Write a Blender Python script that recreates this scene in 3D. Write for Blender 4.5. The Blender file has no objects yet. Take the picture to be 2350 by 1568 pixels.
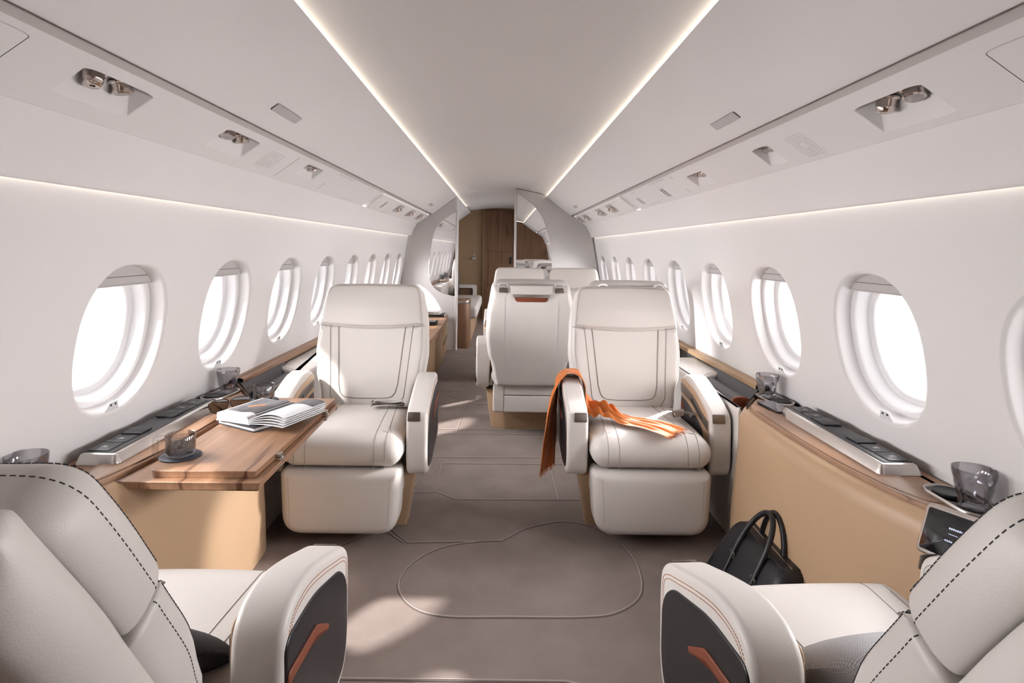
import bpy, bmesh, math, random
from mathutils import Vector as V, Matrix as MX, noise as mnoise
random.seed(7)
SC = bpy.context.scene
COL = SC.collection
PI = math.pi
rad = math.radians

# ------------------------------------------------------------------ materials
def new_mat(name):
    m = bpy.data.materials.new(name); m.use_nodes = True
    nt = m.node_tree
    for n in list(nt.nodes): nt.nodes.remove(n)
    out = nt.nodes.new('ShaderNodeOutputMaterial')
    return m, nt, out
def mat(name, col, rough=.5, metal=0., bump=0., bscale=200., spec=.5, var=0., vscale=6., coat=0., emit=0., sheen=0.):
    m, nt, out = new_mat(name)
    b = nt.nodes.new('ShaderNodeBsdfPrincipled')
    nt.links.new(b.outputs[0], out.inputs[0])
    c = (*col, 1)
    b.inputs['Base Color'].default_value = c
    b.inputs['Roughness'].default_value = rough
    b.inputs['Metallic'].default_value = metal
    b.inputs['Specular IOR Level'].default_value = spec
    b.inputs['Coat Weight'].default_value = coat
    b.inputs['Sheen Weight'].default_value = sheen
    if emit:
        b.inputs['Emission Color'].default_value = c
        b.inputs['Emission Strength'].default_value = emit
    tc = nt.nodes.new('ShaderNodeTexCoord')
    if var:
        n = nt.nodes.new('ShaderNodeTexNoise'); n.inputs['Scale'].default_value = vscale; n.inputs['Detail'].default_value = 4
        nt.links.new(tc.outputs['Object'], n.inputs['Vector'])
        r = nt.nodes.new('ShaderNodeValToRGB')
        r.color_ramp.elements[0].position = .3; r.color_ramp.elements[1].position = .7
        r.color_ramp.elements[0].color = (*[x*(1-var) for x in col], 1)
        r.color_ramp.elements[1].color = (*[min(1, x*(1+var)) for x in col], 1)
        nt.links.new(n.outputs['Fac'], r.inputs['Fac']); nt.links.new(r.outputs[0], b.inputs['Base Color'])
    if bump:
        n = nt.nodes.new('ShaderNodeTexNoise'); n.inputs['Scale'].default_value = bscale; n.inputs['Detail'].default_value = 0
        nt.links.new(tc.outputs['Object'], n.inputs['Vector'])
        bp = nt.nodes.new('ShaderNodeBump'); bp.inputs['Strength'].default_value = bump; bp.inputs['Distance'].default_value = .002
        nt.links.new(n.outputs['Fac'], bp.inputs['Height']); nt.links.new(bp.outputs[0], b.inputs['Normal'])
    return m
def matte(name, col):
    m, nt, out = new_mat(name); b = nt.nodes.new('ShaderNodeBsdfDiffuse'); b.inputs[0].default_value = (*col, 1); b.inputs[1].default_value = .3
    nt.links.new(b.outputs[0], out.inputs[0]); return m
def wood_mat(name, dark, light, axis='Y', rough=.35, scale=1., coat=.12):
    m, nt, out = new_mat(name)
    b = nt.nodes.new('ShaderNodeBsdfPrincipled'); nt.links.new(b.outputs[0], out.inputs[0])
    b.inputs['Roughness'].default_value = rough; b.inputs['Coat Weight'].default_value = coat; b.inputs['Coat Roughness'].default_value = .25
    tc = nt.nodes.new('ShaderNodeTexCoord'); mp = nt.nodes.new('ShaderNodeMapping')
    s = {'X': (1.2, 38, 38), 'Y': (38, 1.2, 9), 'Z': (38, 38, 1.2)}[axis]
    mp.inputs['Scale'].default_value = [x*scale for x in s]
    nt.links.new(tc.outputs['Object'], mp.inputs['Vector'])
    n1 = nt.nodes.new('ShaderNodeTexNoise'); n1.inputs['Scale'].default_value = 1.; n1.inputs['Detail'].default_value = 3; n1.inputs['Distortion'].default_value = .35
    nt.links.new(mp.outputs[0], n1.inputs['Vector'])
    r = nt.nodes.new('ShaderNodeValToRGB'); e = r.color_ramp.elements
    e[0].position = .32; e[0].color = (*dark, 1); e[1].position = .68; e[1].color = (*light, 1)
    k = e.new(.40); k.color = (*[d*.25+l*.75 for d, l in zip(dark, light)], 1); k = e.new(.52); k.color = (*[d*.12+l*.80 for d, l in zip(dark, light)], 1)
    nt.links.new(n1.outputs['Fac'], r.inputs['Fac'])
    mp2 = nt.nodes.new('ShaderNodeMapping'); mp2.inputs['Scale'].default_value = [x*scale*5 for x in s]
    nt.links.new(tc.outputs['Object'], mp2.inputs['Vector'])
    n2 = nt.nodes.new('ShaderNodeTexNoise'); n2.inputs['Scale'].default_value = 1.; n2.inputs['Detail'].default_value = 2
    nt.links.new(mp2.outputs[0], n2.inputs['Vector'])
    mx = nt.nodes.new('ShaderNodeMix'); mx.data_type = 'RGBA'; mx.blend_type = 'MULTIPLY'
    mx.inputs['Factor'].default_value = .35
    nt.links.new(r.outputs[0], mx.inputs['A']); nt.links.new(n2.outputs['Fac'], mx.inputs['B'])
    nt.links.new(mx.outputs['Result'], b.inputs['Base Color'])
    return m
def glass_mat(name, tint, refl=.08, rough=.02):
    m, nt, out = new_mat(name)
    t = nt.nodes.new('ShaderNodeBsdfTransparent'); t.inputs[0].default_value = (*tint, 1)
    g = nt.nodes.new('ShaderNodeBsdfGlossy'); g.inputs['Roughness'].default_value = rough
    lw = nt.nodes.new('ShaderNodeLayerWeight'); lw.inputs['Blend'].default_value = .35
    mul = nt.nodes.new('ShaderNodeMath'); mul.operation = 'MULTIPLY_ADD'; mul.inputs[1].default_value = .55; mul.inputs[2].default_value = refl*.4
    nt.links.new(lw.outputs['Fresnel'], mul.inputs[0])
    mx = nt.nodes.new('ShaderNodeMixShader')
    nt.links.new(mul.outputs[0], mx.inputs[0]); nt.links.new(t.outputs[0], mx.inputs[1]); nt.links.new(g.outputs[0], mx.inputs[2])
    nt.links.new(mx.outputs[0], out.inputs[0])
    return m
def fabric_mat(name, c1, c2, scale=140):
    m, nt, out = new_mat(name)
    b = nt.nodes.new('ShaderNodeBsdfPrincipled'); nt.links.new(b.outputs[0], out.inputs[0]); b.inputs['Roughness'].default_value = .9
    tc = nt.nodes.new('ShaderNodeTexCoord')
    v = nt.nodes.new('ShaderNodeTexBrick'); v.inputs['Scale'].default_value = scale
    v.inputs['Color1'].default_value = (*c1, 1); v.inputs['Color2'].default_value = (*[x*.92 for x in c1], 1); v.inputs['Mortar'].default_value = (*c2, 1)
    v.inputs['Mortar Size'].default_value = .07; v.inputs['Mortar Smooth'].default_value = .6; v.inputs['Brick Width'].default_value = .8; v.inputs['Row Height'].default_value = .5
    nt.links.new(tc.outputs['UV'] if False else tc.outputs['Object'], v.inputs['Vector'])
    nt.links.new(v.outputs['Color'], b.inputs['Base Color'])
    bp = nt.nodes.new('ShaderNodeBump'); bp.inputs['Strength'].default_value = .6; bp.inputs['Distance'].default_value = .003; bp.invert = True
    nt.links.new(v.outputs['Fac'], bp.inputs['Height']); nt.links.new(bp.outputs[0], b.inputs['Normal'])
    return m

PANEL = matte('panel_white', (.79, .755, .745))
CEIL = matte('ceiling_white', (.81, .775, .76))
WALLM = matte('wall_white', (.79, .76, .75))
LEATHER = mat('white_leather', (.73, .68, .64), .42)
GRAINED = mat('white_grained_leather', (.73, .68, .64), .42, bump=.09, bscale=420)
LEATHER2 = mat('warm_leather', (.66, .60, .54), .42)
TAN = mat('tan_leather', (.49, .325, .20), .42)
TANF = mat('tan_fabric', (.40, .26, .15), .6)
SEAM = mat('seam_thread', (.30, .26, .235), .8)
DARKTHREAD = mat('charcoal_thread', (.03, .03, .035), .8)
RUST = mat('rust_thread', (.45, .20, .10), .8)
COGNAC = mat('cognac_leather', (.22, .055, .024), .45)
BLACK = mat('black_satin', (.012, .012, .015), .38)
BLACKG = mat('black_gloss', (.006, .006, .008), .08)
CHAR = mat('charcoal', (.055, .055, .065), .45)
DARKGAP = mat('dark_gap', (.02, .016, .014), .9)
STEEL = mat('brushed_steel', (.56, .52, .49), .28, metal=1.)
CHROME = mat('polished_nickel', (.62, .55, .51), .16, metal=1.)
BRONZE = mat('bronze_metal', (.25, .215, .19), .35, metal=.9)
MIRROR = mat('mirror', (.86, .86, .87), .01, metal=1.)
WOOD = wood_mat('walnut_y', (.15, .066, .036), (.45, .25, .145), 'Y', rough=.42)
WOODX = wood_mat('walnut_x', (.155, .072, .040), (.46, .265, .155), 'X', rough=.36)
WOODLT = wood_mat('light_walnut', (.30, .165, .08), (.56, .36, .2), 'Y', rough=.45)
WOODZ = wood_mat('dark_walnut', (.15, .068, .037), (.34, .175, .098), 'Z', rough=.45, coat=.1)
WOODCR = wood_mat('credenza_wood', (.26, .14, .065), (.46, .29, .15), 'Z', rough=.5, coat=.05)
CARPET = mat('carpet_taupe', (.285, .232, .21), .95, bump=.45, bscale=380, spec=.1, var=.10, vscale=5.5)
GROOVE_D = mat('groove_shadow', (.15, .12, .11), 1., spec=.1)
GROOVE_L = mat('groove_lit_edge', (.42, .35, .325), 1., spec=.1)
PANE = glass_mat('window_glass', (.97, .97, .98), .06)
SMOKE = glass_mat('smoked_glass', (.79, .785, .80), .10)
CLEARSM = glass_mat('clear_smoked_glass', (.90, .895, .895), .12)
WATER = glass_mat('water', (.50, .56, .62), .1)
LENS = glass_mat('sunglass_lens', (.10, .055, .05), .35)
ORANGE = mat('orange_cashmere', (.74, .21, .04), .9, bump=.5, bscale=240, sheen=.5, spec=.2)
PAPER = mat('paper', (.80, .79, .80), .6)
PRINT = mat('printed_page', (.10, .095, .105), .35, var=.7, vscale=14)
COVER = mat('navy_cover', (.022, .022, .03), .5)
GREY = mat('grey_plastic', (.44, .415, .41), .5)
JOINT_SHADE = mat('joint_shade', (.52, .47, .45), .7)  # groove shade painted into the joint colour
SHADE = mat('window_shade', (.50, .47, .465), .7)
LED = mat('warm_led', (1., .93, .78), .5, emit=6.)
GREYKNIT = fabric_mat('charcoal_knit', (.075, .075, .085), (.02, .02, .024), 150)
LIGHTKNIT = fabric_mat('light_grey_knit', (.66, .645, .66), (.34, .33, .34), 150)
BELT = mat('belt_webbing', (.33, .28, .25), .8, bump=.4, bscale=500)
WHITE = mat('white_plastic', (.74, .72, .72), .4)
SCREENTXT = mat('screen_text', (.55, .62, .85), .5, emit=.5)
CLEARPL = mat('clear_clip', (.78, .77, .78), .3)

# ------------------------------------------------------------------ mesh builder
class G:
    def __init__(s): s.v = []; s.f = []; s.m = []; s.x = MX.Identity(4)
    def add(s, vs, fs, m=0):
        o = len(s.v)
        s.v += [s.x @ V(p) for p in vs]
        s.f += [tuple(i+o for i in f) for f in fs]; s.m += [m]*len(fs)
    def loft(s, rings, m=0, closed=True, c0=False, c1=False):
        n = len(rings[0]); vs = [p for r in rings for p in r]; fs = []
        for i in range(len(rings)-1):
            for j in range(n if closed else n-1):
                k = (j+1) % n
                fs.append((i*n+j, i*n+k, (i+1)*n+k, (i+1)*n+j))
        if c0: fs.append(tuple(range(n))[::-1])
        if c1: fs.append(tuple(range((len(rings)-1)*n, len(rings)*n)))
        s.add(vs, fs, m)
    def tube(s, path, r, n=8, m=0, closed=False, ry=None):
        path = [V(p) for p in path]; N = len(path); rings = []
        up = None
        for i, p in enumerate(path):
            a = path[i-1] if (i or closed) else path[0]
            b = path[(i+1) % N] if (i < N-1 or closed) else path[-1]
            t = (b-a)
            if t.length < 1e-9: t = V((0, 0, 1))
            t.normalize()
            if up is None: up = V((0, 0, 1)) if abs(t.z) < .9 else V((1, 0, 0))
            sd = t.cross(up)
            if sd.length < 1e-6: sd = t.orthogonal()
            sd.normalize(); up = sd.cross(t).normalized()
            rr = r[i] if isinstance(r, (list, tuple)) else r
            q = ry if ry else rr
            rings.append([p+sd*(rr*math.cos(2*PI*k/n))+up*(q*math.sin(2*PI*k/n)) for k in range(n)])
        if closed: rings.append(rings[0])
        s.loft(rings, m, True, not closed, not closed)
    def lathe(s, prof, n=32, m=0, frame=None, c0=False, c1=False):
        fr = frame or MX.Identity(4)
        s.loft([[fr @ V((r*math.cos(2*PI*k/n), r*math.sin(2*PI*k/n), z)) for k in range(n)] for r, z in prof], m, True, c0, c1)
    def box(s, x0, x1, y0, y1, z0, z1, e=.004, r=None, m=0, n=3):
        r = e if r is None else r
        s.slab(rrect(x0, x1, y0, y1, r), z0, z1, e, m, n)
    def slab(s, out, z0, z1, e=.004, m=0, n=3, mp=None):
        mp = mp or (lambda x, y, z: (x, y, z))
        rings = []
        for k in range(n+1):
            a = k/n*PI/2; rings.append([mp(x, y, z0+e*(1-math.sin(a))) for x, y in inset(out, e*(1-math.sin(a)) if e else 0)])
        rings2 = []
        for k in range(n+1):
            a = k/n*PI/2; rings2.append([mp(x, y, z1-e*(1-math.sin(a))) for x, y in inset(out, e*(1-math.sin(a)) if e else 0)])
        # bottom: inset e at z0 ; top: inset e at z1
        R = []
        for k in range(n+1):
            a = k/n*PI/2; i_ = e*(1-math.sin(a)); z = z0+e*(1-math.cos(a)); R.append([mp(x, y, z) for x, y in inset(out, i_)])
        for k in range(n, -1, -1):
            a = k/n*PI/2; i_ = e*(1-math.sin(a)); z = z1-e*(1-math.cos(a)); R.append([mp(x, y, z) for x, y in inset(out, i_)])
        s.loft(R, m, True, True, True)
    def pad(s, out, th, eh, ev, mp, front=None, back=None, m=0, n=6, caps=(.8, .55, .28), ehb=None):
        caps = tuple(caps)+(.12, .02); out = densify(out, .035)
        """rounded pad: outline (x,y), half thickness th, fillets eh x ev, mp(x,y,d)->xyz; returns its front rings"""
        cx = sum(p[0] for p in out)/len(out); cy = sum(p[1] for p in out)/len(out)
        f = front or (lambda x, y: 0.); b = back or (lambda x, y: 0.)
        inn = inset(out, eh)
        R = []
        def cap(k, sg): return [(cx+(x-cx)*k, cy+(y-cy)*k) for x, y in inn]
        for k in reversed((1.,)+caps):
            R.append([mp(x, y, -th-b(x, y)) for x, y in cap(k, -1)]) if k != 1. else None
        for k in range(n, -1, -1):
            a = k/n*PI/2; w = math.sin(a)
            R.append([mp(x, y, -(th-ev+ev*w)-b(x, y)*w) for x, y in inset(out, (ehb or eh)*(1-math.cos(a)))])
        FR = []
        for k in range(0, n+1):
            a = k/n*PI/2; w = math.sin(a)
            FR.append([mp(x, y, th-ev+ev*w+f(x, y)*w) for x, y in inset(out, eh*(1-math.cos(a)))])
        R += FR
        for k in caps: R.append([mp(x, y, th+f(x, y)) for x, y in cap(k, 1)])
        s.loft(R, m, True, True, True)
        return FR
    def dash(s, path, r=.0011, on=.006, off=.004, m=0, closed=True):
        P = resample(path, .002, closed); k = 0; N = len(P); a = int(on/.002); b = int(off/.002)
        while k+a < N:
            s.tube(P[k:k+a+1], r, 5, m); k += a+b
    def build(s, name, mats, parent=None, ang=40, loc=None, label=None):
        me = bpy.data.meshes.new(name)
        me.from_pydata([tuple(p) for p in s.v], [], s.f)
        ms = mats if isinstance(mats, (list, tuple)) else [mats]
        for q in ms: me.materials.append(q)
        me.polygons.foreach_set('material_index', s.m)
        bm = bmesh.new(); bm.from_mesh(me)
        bmesh.ops.remove_doubles(bm, verts=bm.verts, dist=1e-6)
        bmesh.ops.recalc_face_normals(bm, faces=bm.faces)
        bm.to_mesh(me); bm.free()
        me.polygons.foreach_set('use_smooth', [ang > 0]*len(me.polygons))
        if ang > 0: me.set_sharp_from_angle(angle=rad(ang))
        o = bpy.data.objects.new(name, me); COL.objects.link(o)
        if parent is not None: o.parent = parent
        if loc: o.location = loc
        if label: o['label'] = label
        return o

def rrect(x0, x1, y0, y1, r, n=6):
    r = min(r, (x1-x0)/2*.999, (y1-y0)/2*.999); P = []
    rr = r if isinstance(r, (list, tuple)) else [r]*4
    for (cx, cy, a, q) in ((x1-rr[0], y0+rr[0], -90, rr[0]), (x1-rr[1], y1-rr[1], 0, rr[1]), (x0+rr[2], y1-rr[2], 90, rr[2]), (x0+rr[3], y0+rr[3], 180, rr[3])):
        for k in range(n+1):
            t = rad(a+90*k/n); P.append((cx+q*math.cos(t), cy+q*math.sin(t)))
    return P
def rpoly(pts, r, n=6):
    """polygon (ccw) with rounded corners; r single or per-corner"""
    P = []; N = len(pts)
    for i in range(N):
        p = V(pts[i]).to_2d(); a = V(pts[i-1]).to_2d(); b = V(pts[(i+1) % N]).to_2d()
        q = r[i] if isinstance(r, (list, tuple)) else r
        u = (a-p); w = (b-p); lu, lw = u.length, w.length; u.normalize(); w.normalize()
        d = min(q, lu*.49, lw*.49)
        s_, e_ = p+u*d, p+w*d
        for k in range(n+1):
            t = k/n
            P.append(tuple(s_*(1-t)**2+p*2*t*(1-t)+e_*t*t))
    return P
def inset(P, d):
    if abs(d) < 1e-9: return P
    N = len(P); R = []
    ar = sum(P[i][0]*P[(i+1) % N][1]-P[(i+1) % N][0]*P[i][1] for i in range(N))
    sg = 1 if ar > 0 else -1
    for i in range(N):
        a = P[i-1]; b = P[(i+1) % N]; p = P[i]
        j = i-1
        while abs(a[0]-p[0])+abs(a[1]-p[1]) < 1e-7: j -= 1; a = P[j]
        j = i+1
        while abs(b[0]-p[0])+abs(b[1]-p[1]) < 1e-7: j += 1; b = P[j % N]
        t1 = V((p[0]-a[0], p[1]-a[1])).normalized(); t2 = V((b[0]-p[0], b[1]-p[1])).normalized()
        n1 = V((-t1.y, t1.x)); n2 = V((-t2.y, t2.x)); nn = n1+n2
        if nn.length < 1e-6: nn = n1
        nn.normalize(); c = max(.35, nn.dot(n1))
        R.append((p[0]+sg*nn.x*d/c, p[1]+sg*nn.y*d/c))
    return R
def densify(P, st):
    R = []
    for i, p in enumerate(P):
        q = P[(i+1) % len(P)]; n = max(1, int(math.hypot(q[0]-p[0], q[1]-p[1])/st))
        R += [(p[0]+(q[0]-p[0])*k/n, p[1]+(q[1]-p[1])*k/n) for k in range(n)]
    return R
def resample(path, step, closed=False):
    P = [V(p) for p in path]
    if closed: P.append(P[0])
    out = [P[0]]; acc = 0.
    for a, b in zip(P, P[1:]):
        L = (b-a).length
        if L < 1e-9: continue
        t = step-acc
        while t <= L:
            out.append(a+(b-a)*(t/L)); t += step
        acc = (acc+L) % step
    return out
def spline(pts, n=8, closed=False):
    P = [V(p) for p in pts]; N = len(P); R = []
    for i in range(N if closed else N-1):
        if closed: a, b, c, d = P[i-1], P[i], P[(i+1) % N], P[(i+2) % N]
        else: a, b, c, d = P[max(i-1, 0)], P[i], P[i+1], P[min(i+2, N-1)]
        for k in range(n):
            t = k/n
            R.append(.5*((2*b)+(c-a)*t+(2*a-5*b+4*c-d)*t*t+(3*b-a-3*c+d)*t**3))
    if not closed: R.append(P[-1])
    return R
def sp2(pts, n=8, closed=True): return [(p.x, p.y) for p in spline([(x, y, 0) for x, y in pts], n, closed)]

def tag(o, label=None, cat=None, group=None, kind=None):
    if label: o['label'] = label
    if cat: o['category'] = cat
    if group: o['group'] = group
    if kind: o['kind'] = kind
    return o
def empty(name, loc, label, cat, group=None, rz=0):
    o = bpy.data.objects.new(name, None); COL.objects.link(o); o.location = loc; o.rotation_euler = (0, 0, rz)
    o.empty_display_size = .05
    return tag(o, label, cat, group)
def copy_tree(o, parent=None):
    c = o.copy(); COL.objects.link(c); c.parent = parent
    for ch in list(o.children): copy_tree(ch, c)
    return c
def struct(o): o['kind'] = 'structure'; return o
def rot(a, ax): return MX.Rotation(a, 4, ax)
def tr(x, y, z): return MX.Translation((x, y, z))
def basis(origin, ex, ey, ez):
    m = MX.Identity(4)
    for i, e in enumerate((ex, ey, ez)):
        e = V(e)
        for j in range(3): m[j][i] = e[j]
    for j in range(3): m[j][3] = origin[j]
    return m

# ------------------------------------------------------------------ camera
H = 1.25
cam = bpy.data.cameras.new('camera'); co = bpy.data.objects.new('camera', cam); COL.objects.link(co)
cam.sensor_fit = 'HORIZONTAL'; cam.sensor_width = 36; cam.lens = 1350/2350*36
cam.shift_x = (1175-1150)/2350; cam.shift_y = -(784-571)/2350
cam.clip_start = .02
co.matrix_world = tr(0, 0, H) @ rot(PI/2, 'X') @ rot(.0125, 'Z')
SC.camera = co

#@@SHELL
# ------------------------------------------------------------------ cabin shell
Y0, Y1 = -.40, 10.5
NT = (.988, .156)                                   # outward wall normal (|x|, z)
def wallpt(sd, y, t, out=0.):                       # t along the wall from the window centre, out = away from the cabin
    return (sd*(1.2058-.156*t+NT[0]*out), y, .948+.988*t+NT[1]*out)
WYS = {-1: [1.892+.705*k for k in range(-2, 8)], 1: [1.892+.705*k for k in range(-2, 12)]}
def ell(cy, ct, a, b, n=64, ex=2.35):
    P = []
    for k in range(n):
        th = 2*PI*k/n; c, s_ = math.cos(th), math.sin(th)
        P.append((cy+a*math.copysign(abs(c)**(2/ex), c), ct+b*math.copysign(abs(s_)**(2/ex), s_)))
    return P
def holed(g, mp, y0, y1, t0, t1, hole, m=0):
    cy = sum(p[0] for p in hole)/len(hole); ct = sum(p[1] for p in hole)/len(hole); outer = []
    for (y, t) in hole:
        dy, dt = y-cy, t-ct
        k = min((y1-cy)/dy if dy > 1e-9 else (y0-cy)/dy if dy < -1e-9 else 1e9, (t1-ct)/dt if dt > 1e-9 else (t0-ct)/dt if dt < -1e-9 else 1e9)
        outer.append([cy+dy*k, ct+dt*k])
    for c in ((y0, t0), (y1, t0), (y1, t1), (y0, t1)):
        i = min(range(len(outer)), key=lambda j: (outer[j][0]-c[0])**2+(outer[j][1]-c[1])**2); outer[i] = list(c)
    g.loft([[mp(y, t) for y, t in hole], [mp(*p) for p in outer]], m)
def quad(g, mp, y0, y1, t0, t1, m=0, ny=1, nt=1):
    g.loft([[mp(y0+(y1-y0)*i/ny, t0+(t1-t0)*j/nt) for j in range(nt+1)] for i in range(ny+1)], m, False)

wn = 0
for sd, side in ((-1, 'left'), (1, 'right')):
    WY = WYS[sd]
    g = G(); mp = lambda y, t: wallpt(sd, y, t)
    T0, T1 = -.56, .482
    edges = [Y0]+[(a+b)/2 for a, b in zip(WY, WY[1:])]+[Y1]
    for i, yc in enumerate(WY):
        holed(g, mp, edges[i], edges[i+1], T0, T1, ell(yc, 0, .226, .2475))
    a = wallpt(sd, 0, T0)
    g.loft([[(a[0], y, a[2]), (sd*1.29, y, .2), (sd*1.285, y, 0)] for y in (Y0, Y1)], 0, False)
    b = wallpt(sd, 0, T1)
    g.loft([[(b[0], y, b[2]), (sd*1.20, y, 1.53), (sd*1.03, y, 1.5535)] for y in (Y0, Y1)], 0, False)
    struct(g.build('wall_'+side, WALLM))
    # windows: stepped reveal, shade, pane, clip
    for yc in WY:
        wn += 1
        root = bpy.data.objects.new('window_%d' % wn, None); COL.objects.link(root); root.location = wallpt(sd, yc, 0); struct(root)
        L = lambda y, t, out: V(wallpt(sd, yc+y, t, out))-V(wallpt(sd, yc, 0))
        rings = lambda S: [[L(y, t, o) for y, t in ell(0, ct, a_, b_)] for a_, b_, ct, o in S]
        g = G(); g.loft(rings([(.226, .2475, 0, 0), (.220, .2415, 0, .002), (.215, .236, 0, .010), (.211, .232, 0, .03), (.206, .227, 0, .052)]))
        g.build('window_frame', WALLM, root)
        g = G(); g.loft(rings([(.206, .227, 0, .052), (.190, .212, 0, .054), (.186, .208, 0, .060), (.178, .198, 0, .098), (.165, .186, 0, .102), (.160, .181, 0, .108), (.158, .178, 0, .13)]))
        g.build('inner_surround', WHITE, root)
        g = G(); g.add([L(y, t, .108) for y, t in ell(0, 0, .161, .182)], [tuple(range(64))])
        g.build('pane', PANE, root)
        g = G(); bt = .165 if sd < 0 else .172
        top = [p for p in ell(0, 0, .209, .230, 128) if p[1] >= bt-.002]
        ys = sorted(top)
        P = [(ys[0][0], bt), (ys[-1][0], bt)]+sorted(top, key=lambda p: -p[0])
        g.add([L(y, t, .040) for y, t in P], [tuple(range(len(P)))])
        g.tube([L(ys[0][0], bt, .039), L(ys[-1][0], bt, .039)], .003, 6)
        g.tube([L(ys[0][0]*.82, bt+.028, .0385), L(ys[-1][0]*.82, bt+.028, .0385)], .0009, 5, 1)
        g.build('window_shade', [SHADE, GROOVE_D], root)
        g = G(); P = rpoly([(-.032, -.236), (.032, -.236), (.020, -.208), (-.020, -.208)], .004, 3)
        g.loft([[L(y, t, o) for y, t in P] for o in (.006, .002)], 0, True, True, True)
        for q in (-.011, .011):
            g.tube([L(q, -.217, .004), L(q, -.217, .0)], .0035, 8, 1)
        g.build('clip', [CLEARPL, BLACK], root)

# floor with sculpted carpet lines, their shade and lit edge painted dark and pale
g = G(); g.loft([[(-1.288, y, 0), (1.288, y, 0)] for y in (Y0, Y1)], 0, False)
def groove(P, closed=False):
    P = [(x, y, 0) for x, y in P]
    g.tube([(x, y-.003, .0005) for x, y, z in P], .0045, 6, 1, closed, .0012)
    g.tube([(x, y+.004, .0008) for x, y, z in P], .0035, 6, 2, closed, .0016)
blob = [(-.366, 2.18), (-.33, 2.34), (-.22, 2.46), (-.08, 2.505), (.03, 2.53), (.13, 2.63), (.30, 2.70), (.44, 2.64), (.53, 2.48), (.555, 2.30), (.52, 2.13), (.42, 2.03), (.30, 2.0), (.05, 1.995), (-.18, 1.995), (-.30, 2.05)]
groove(sp2(blob, 8), True)
groove([(.03, 2.515), (-.38, 2.49), (-.44, 2.56), (-.50, 2.65)])
groove([(-.40, 2.49), (-.50, 2.60), (-.56, 2.56), (-.80, 2.30)])
groove([(-.33, 3.41), (-.325, 3.02), (-.21, 2.925), (.45, 2.935)]); groove([(-.44, 3.0), (-.325, 3.01)])
groove([(-.33, 3.41), (.5, 3.42)]); groove([(-.5, 3.51), (.62, 3.53)]); groove([(.298, 3.42), (.30, 2.935)]); groove([(-.405, 3.51), (-.44, 3.01)])
groove([(-.6, 3.96), (.62, 3.965)]); groove([(-.6, 4.06), (.5, 4.06)]); groove([(-.287, 3.97), (-.27, 4.72)]); groove([(.12, 3.96), (.12, 4.05)])
groove([(-.6, 4.72), (.6, 4.73)])
groove([(-.62, 1.70), (.20, 1.70), (.34, 1.66)]); 
groove(sp2([(-.45, 5.0), (-.30, 4.86), (-.1, 4.82), (.1, 4.86)], 8, False)); groove(sp2([(-.10, 6.1), (-.25, 6.0), (-.24, 5.8), (-.05, 5.7)], 8, False))
struct(g.build('floor', [CARPET, GROOVE_D, GROOVE_L]))

# ceiling vault
def vault(n=24):
    return [(x, 1.905+.10*math.cos(x/.60*PI/2)**1.0) for x in [-.60+1.2*k/n for k in range(n+1)]]
g = G(); g.loft([[(x, y, z) for x, z in vault()] for y in (Y0, 7.22)], 0, False)
# lower vault beyond the divider, with its step
sm = lambda k: [(x*k, 1.905+(z-1.905)*.62) for x, z in vault()]
g.loft([[(x, 7.22, z) for x, z in vault()], [(x, 7.24, z) for x, z in sm(1)]], 0, False)
g.loft([[(x, y, z) for x, z in sm(1)] for y in (7.24, 10.45)], 0, False)
struct(g.build('ceiling', CEIL))

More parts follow.
